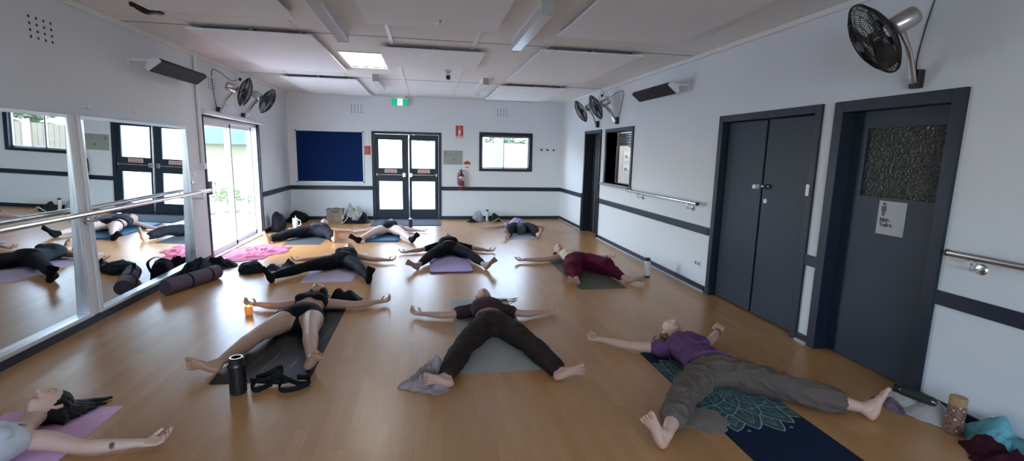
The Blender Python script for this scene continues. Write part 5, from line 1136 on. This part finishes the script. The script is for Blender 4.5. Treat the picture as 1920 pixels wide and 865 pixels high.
heap('cream_jacket', [(-1.80, 11.18), (-1.72, 11.14), (-1.52, 11.14), (-1.42, 11.14), (-1.45, 11.38), (-1.66, 11.50), (-1.80, 11.42)], .34, cloth('oatmeal_wool', (.36, .33, .28, 1)), 'heaped cream jacket against far wall left of doors', 'jacket', 6, scale=7, amp=.3, fold=.12, peaks=[(-1.72, 11.32, .95, .17), (-1.55, 11.28, .8, .16)])
heap('crumpled_clothes', [(-1.86, 10.96), (-1.60, 10.88), (-1.40, 10.88), (-1.24, 10.96), (-1.27, 11.10), (-1.42, 11.10), (-1.56, 11.08), (-1.74, 11.08)], .16, m_bk, 'black clothes spilling in front of the cream jacket', 'clothes', 13, scale=9, peaks=[(-1.70, 10.95, 1, .10), (-1.38, 11.02, 1.3, .11)])
bm = new(); tube(bm, [(-1.82, 10.93, .10), (-1.80, 10.86, .20), (-1.74, 10.85, .25), (-1.70, 10.88, .17), (-1.78, 10.86, .05), (-1.86, 10.84, .012)], [(.022, .005)]*6, sub=5); tube(bm, [(-1.60, 10.86, .22), (-1.53, 10.82, .26), (-1.48, 10.83, .19), (-1.54, 10.84, .12), (-1.62, 10.83, .10)], [(.03, .006)]*5, sub=5)
tag(obj('cream_strap', bm, MATS['cream_cotton_tape'], smooth=True), 'curled cream fabric straps lying over the black clothes', 'strap')
def bottle(name, c, r, h, body, lid, label, cat='bottle', capr=.9, loop=None, band=None, neck=.12):
    t = thing(name, label, cat, (c[0], c[1], 0)); hb_ = h*(1-neck)
    obj('bottle_body', LA([(r*.9, 0), (r, .008), (r, hb_*.93), (r*.9, hb_)], c=(c[0], c[1], .0015), seg=28), body, t, smooth=False)
    obj('lid', LA([(r*capr, hb_), (r*capr, h*.97), (r*capr*.8, h)], c=(c[0], c[1], .0015), seg=28), lid, t)
    if loop: obj('carry_loop', T([V(c+(hb_,)) + V(q)*r for q in loop], [(.006, .003)]*len(loop), sub=4), lid, t, smooth=True)
    if band: obj('colour_band', LA([(r*1.01, band[0]), (r*1.01, band[1])], c=(c[0], c[1], .0015), seg=28), band[2], t)
    return t
t = bottle('water_bottle', (-1.235, 3.225), .052, .245, mat('satin_black_steel', (.008, .010, .012, 1), .3), m_black, 'wide black water bottle standing on the charcoal mat edge', loop=[(-1.0, 0, -.5), (-1.2, -.1, .1), (-.8, 0, .5)], neck=.16)
bm = new(); lathe(bm, [(.040, 0), (.040, .003), (.03, .003), (.03, .0)], c=(-1.235, 3.225, .2465)); obj('steel_ring', bm, m_steel, t); obj('clip', B(-1.295, -1.283, 3.19, 3.21, .185, .205), m_steel, t, bevel=.002)
bottle('drink_bottle', (2.90, 5.86), .040, .262, mat('white_enamel_steel', (.62, .60, .60, 1), .35), m_black, 'white drink bottle with black cap by the right wall', band=(.0, .022, m_black), neck=.17)
bottle('travel_cup', (-.35, 10.37), .038, .185, m_black, m_white, 'black travel cup with pale lid in front of doors', cat='cup', capr=1.03, neck=.09)
bottle('drink_bottle', (1.40, 11.22), .034, .27, mat('pearl_white_plastic', (.55, .57, .56, 1), .35), m_black, 'tall white bottle with black cap in far right pile', neck=.13)
# strap bundle
m_web = cloth('black_webbing', (.012, .013, .014, 1), rough=.6)
def band(P, w=.019, t_=.0022, twist=None):
    bm = new(); tube(bm, P, [(t_, w)]*len(P), up=(0, 0, 1), seg=8, sub=6); return bm
t = thing('yoga_strap', 'tangled black webbing yoga strap at the charcoal mat end', 'strap', (-1.0, 3.3, 0))
for P in ([(-1.19, 3.32, .03), (-1.12, 3.28, .05), (-1.05, 3.30, .045), (-.99, 3.32, .05), (-.92, 3.27, .04), (-.85, 3.24, .03), (-.80, 3.27, .024), (-.82, 3.33, .024), (-.90, 3.35, .03)],
          [(-1.17, 3.37, .03), (-1.10, 3.36, .055), (-1.03, 3.37, .09), (-.99, 3.35, .10), (-1.0, 3.32, .075), (-1.06, 3.31, .05)],
          [(-.97, 3.27, .05), (-.98, 3.20, .03), (-.94, 3.17, .024), (-.86, 3.19, .024), (-.80, 3.24, .026)],
          [(-1.15, 3.28, .04), (-1.16, 3.23, .03), (-1.12, 3.20, .022), (-1.08, 3.23, .024), (-1.04, 3.27, .03)],
          [(-1.20, 3.34, .024), (-1.10, 3.31, .03), (-1.0, 3.29, .028), (-.93, 3.31, .03)]): obj('webbing_loop', band(P), m_web, t, smooth=True)
bm = new(); tube(bm, [(.70, 4.93, .012), (.76, 4.965, .016), (.82, 4.99, .014)], [(.012, .006)]*3, sub=4); tube(bm, [(.82, 4.99, .012), (.86, 5.03, .012), (.94, 5.045, .012), (.98, 5.06, .01)], [.004]*4, sub=4); tube(bm, [(.82, 4.985, .012), (.87, 4.965, .012), (.93, 5.01, .012), (.97, 5.055, .01)], [.004]*4, sub=4)
tag(obj('hair_tie_strap', bm, m_bk, smooth=True), 'thin black looped strap on the grey mat corner', 'strap')
# candle
t = thing('candle', 'small amber glass candle burning beside an outstretched hand', 'candle', (-1.71, 4.84, 0))
M = mat('amber_candle_glass', (.75, .28, .06, 1), .15, emit=(1, .33, .05, 1), es=.12, var=.2); bm = new(); lathe(bm, [(.026, 0), (.033, .012), (.037, .05), (.035, .085), (.032, .085), (.030, .05)], c=(-1.71, 4.84, .001)); obj('glass', bm, M, t, smooth=True)
obj('wax', LA([(.030, .012), (.031, .045)], c=(-1.71, 4.84, .001)), mat('glowing_wax', (.9, .5, .2, 1), .5, emit=(1, .45, .12, 1), es=.25), t)
obj('flame', LA([(.002, .048), (.009, .060), (.010, .068), (.005, .085), (.001, .100)], c=(-1.71, 4.84, .001), seg=12), mat('candle_flame', (1, .8, .4, 1), .5, emit=(1, .72, .28, 1), es=2.0), t, smooth=True)
pl = bpy.data.lights.new('candle_light', 'POINT'); pl.energy = .12; pl.color = (1, .55, .2); pl.shadow_soft_size = .02; po = bpy.data.objects.new('candle_light', pl); COL.objects.link(po); po.location = (-1.71, 4.84, .12); po.parent = t; po.matrix_parent_inverse = t.matrix_world.inverted()
# bolster of person at far right
bm = new(); lathe(bm, [(.06, 0), (.088, .012), (.095, .04), (.095, .30), (.088, .33), (.05, .34)], c=(1.85, 9.24, .105), ax=(0, 1, 0), seg=32)
o = obj('bolster', bm, cloth('grey_bolster_cover', (.07, .08, .088, 1)), smooth=True); tag(o, 'grey round bolster between the knees at far right', 'bolster')
# far right pile
heap('crumpled_clothes', [(1.02, 11.26), (1.09, 11.15), (1.26, 11.12), (1.33, 11.20), (1.32, 11.36), (1.16, 11.42), (1.04, 11.4)], .19, cloth('pale_grey_fleece', (.30, .31, .32, 1)), 'pale grey clothes heaped below the far window', 'clothes', 21, scale=6, amp=.3, fold=.2, peaks=[(1.2, 11.28, 1, .16)])
heap('crumpled_clothes', [(.92, 11.14), (.96, 11.02), (1.08, 10.98), (1.18, 11.03), (1.05, 11.10), (.97, 11.16)], .09, m_bk, 'small black clothes at left of pale far heap', 'clothes', 22, scale=10)
heap('crumpled_clothes', [(1.48, 11.14), (1.57, 11.08), (1.72, 11.14), (1.76, 11.30), (1.62, 11.40), (1.49, 11.34)], .14, cloth('dark_green_nylon', (.018, .024, .018, 1)), 'dark green clothes right of the tall white bottle', 'clothes', 23, scale=6, amp=.3, fold=.25)
obj_ = obj('cream_strap', T([(1.50, 11.0, .02), (1.58, 11.02, .05), (1.66, 11.03, .10), (1.70, 11.03, .05), (1.78, 11.0, .012)], [(.014, .005)]*5, sub=5), MATS['cream_cotton_tape'], smooth=True); tag(obj_, 'pale strap in front of the dark green clothes', 'strap')
# pile at the near right wall
m_calico = cloth('calico_cream', (.42, .40, .36, 1)); 
heap('tote_bag', [(3.05, 2.58), (3.02, 2.46), (3.035, 2.32), (3.07, 2.22), (3.16, 2.20), (3.235, 2.26), (3.24, 2.56), (3.15, 2.64)], .085, m_calico, 'slumped cream calico tote bag by the right wall', 'bag', 31, scale=6, amp=.25, fold=.25, peaks=[(3.17, 2.48, 1.1, .10), (3.17, 2.30, 1.3, .11)])
t = thing('steel_bottle', 'dark grey bottle lying on the cream tote bag', 'bottle', (3.08, 2.40, .12))
bm = new(); lathe(bm, [(.025, 0), (.030, .01), (.030, .17), (.022, .19)], c=(3.045, 2.455, .125), ax=(.42, -.90, -.05)); obj('bottle_body', bm, mat('gunmetal_steel', (.05, .055, .055, 1), .25, metal=.5), t, smooth=False)
bm = new(); lathe(bm, [(.022, .0), (.026, .0), (.026, .03), (.018, .034)], c=(3.045, 2.455, .125), ax=(-.42, .90, .05)); obj('lid', bm, m_black, t)
heap('mauve_scarf', [(3.0, 2.60), (2.98, 2.48), (2.99, 2.36), (3.03, 2.33), (3.035, 2.46), (3.045, 2.58)], .04, cloth('patterned_mauve_scarf', (.16, .11, .15, 1), var=.7), 'mauve patterned scarf spilling from the tote bag', 'scarf', 32, scale=12)
t = thing('patterned_jar', 'tall patterned jar with cork lid between tote and scarf', 'jar', (3.10, 2.17, 0))
def floral():
    M = mat('floral_jar_print', (.10, .045, .05, 1), .35); n = M.node_tree.nodes; L = M.node_tree.links; vo = n.new('ShaderNodeTexVoronoi'); vo.inputs['Scale'].default_value = 34; tc = n.new('ShaderNodeTexCoord'); L.new(tc.outputs['Object'], vo.inputs['Vector'])
    r = n.new('ShaderNodeValToRGB'); e = r.color_ramp.elements; e[0].position = .22; e[0].color = (.55, .45, .38, 1); e[1].position = .34; e[1].color = (.13, .04, .05, 1); e2 = e.new(.6); e2.color = (.25, .14, .10, 1); L.new(vo.outputs['Distance'], r.inputs[0]); L.new(r.outputs[0], n['Principled BSDF'].inputs['Base Color']); return M
obj('jar_body', LA([(.040, 0), (.044, .006), (.044, .17), (.038, .178)], c=(3.105, 2.155, .0015), seg=28), floral(), t, smooth=False); obj('cork_lid', LA([(.041, .178), (.043, .182), (.043, .222), (.040, .226)], c=(3.105, 2.155, .0015), seg=28), mat('tan_cork', (.38, .24, .10, 1), .7, var=.3, vscale=40), t)
heap('turquoise_scarf', [(3.16, 2.14), (3.235, 2.14), (3.245, 1.96), (3.245, 1.72), (3.17, 1.72), (3.15, 1.9)], .15, cloth('turquoise_tie_dye', (.13, .36, .40, 1), var=.6), 'turquoise and white scarf heaped against the right wall', 'scarf', 33, scale=6, amp=.2, fold=.3, peaks=[(3.21, 2.04, 1.0, .14), (3.21, 1.84, .75, .18)])
heap('maroon_cardigan', [(3.03, 2.05), (3.10, 2.07), (3.14, 1.95), (3.14, 1.76), (3.12, 1.62), (2.98, 1.60), (2.90, 1.78), (2.96, 1.95)], .10, cloth('dark_maroon_knit', (.040, .008, .016, 1)), 'dark maroon cardigan in front of the turquoise scarf', 'clothes', 34, scale=7, amp=.3, fold=.35, peaks=[(3.06, 1.95, 1, .1), (3.03, 1.77, .9, .13)])
heap('taupe_cloth', [(1.50, 2.52), (1.56, 2.40), (1.67, 2.33), (1.78, 2.40), (1.80, 2.56), (1.68, 2.64)], .010, cloth('pale_taupe_linen', (.24, .20, .17, 1)), 'folded taupe cloth on mat edge under the bent knee', 'cloth', 35, scale=4, fold=.5, amp=.2, base=.003)
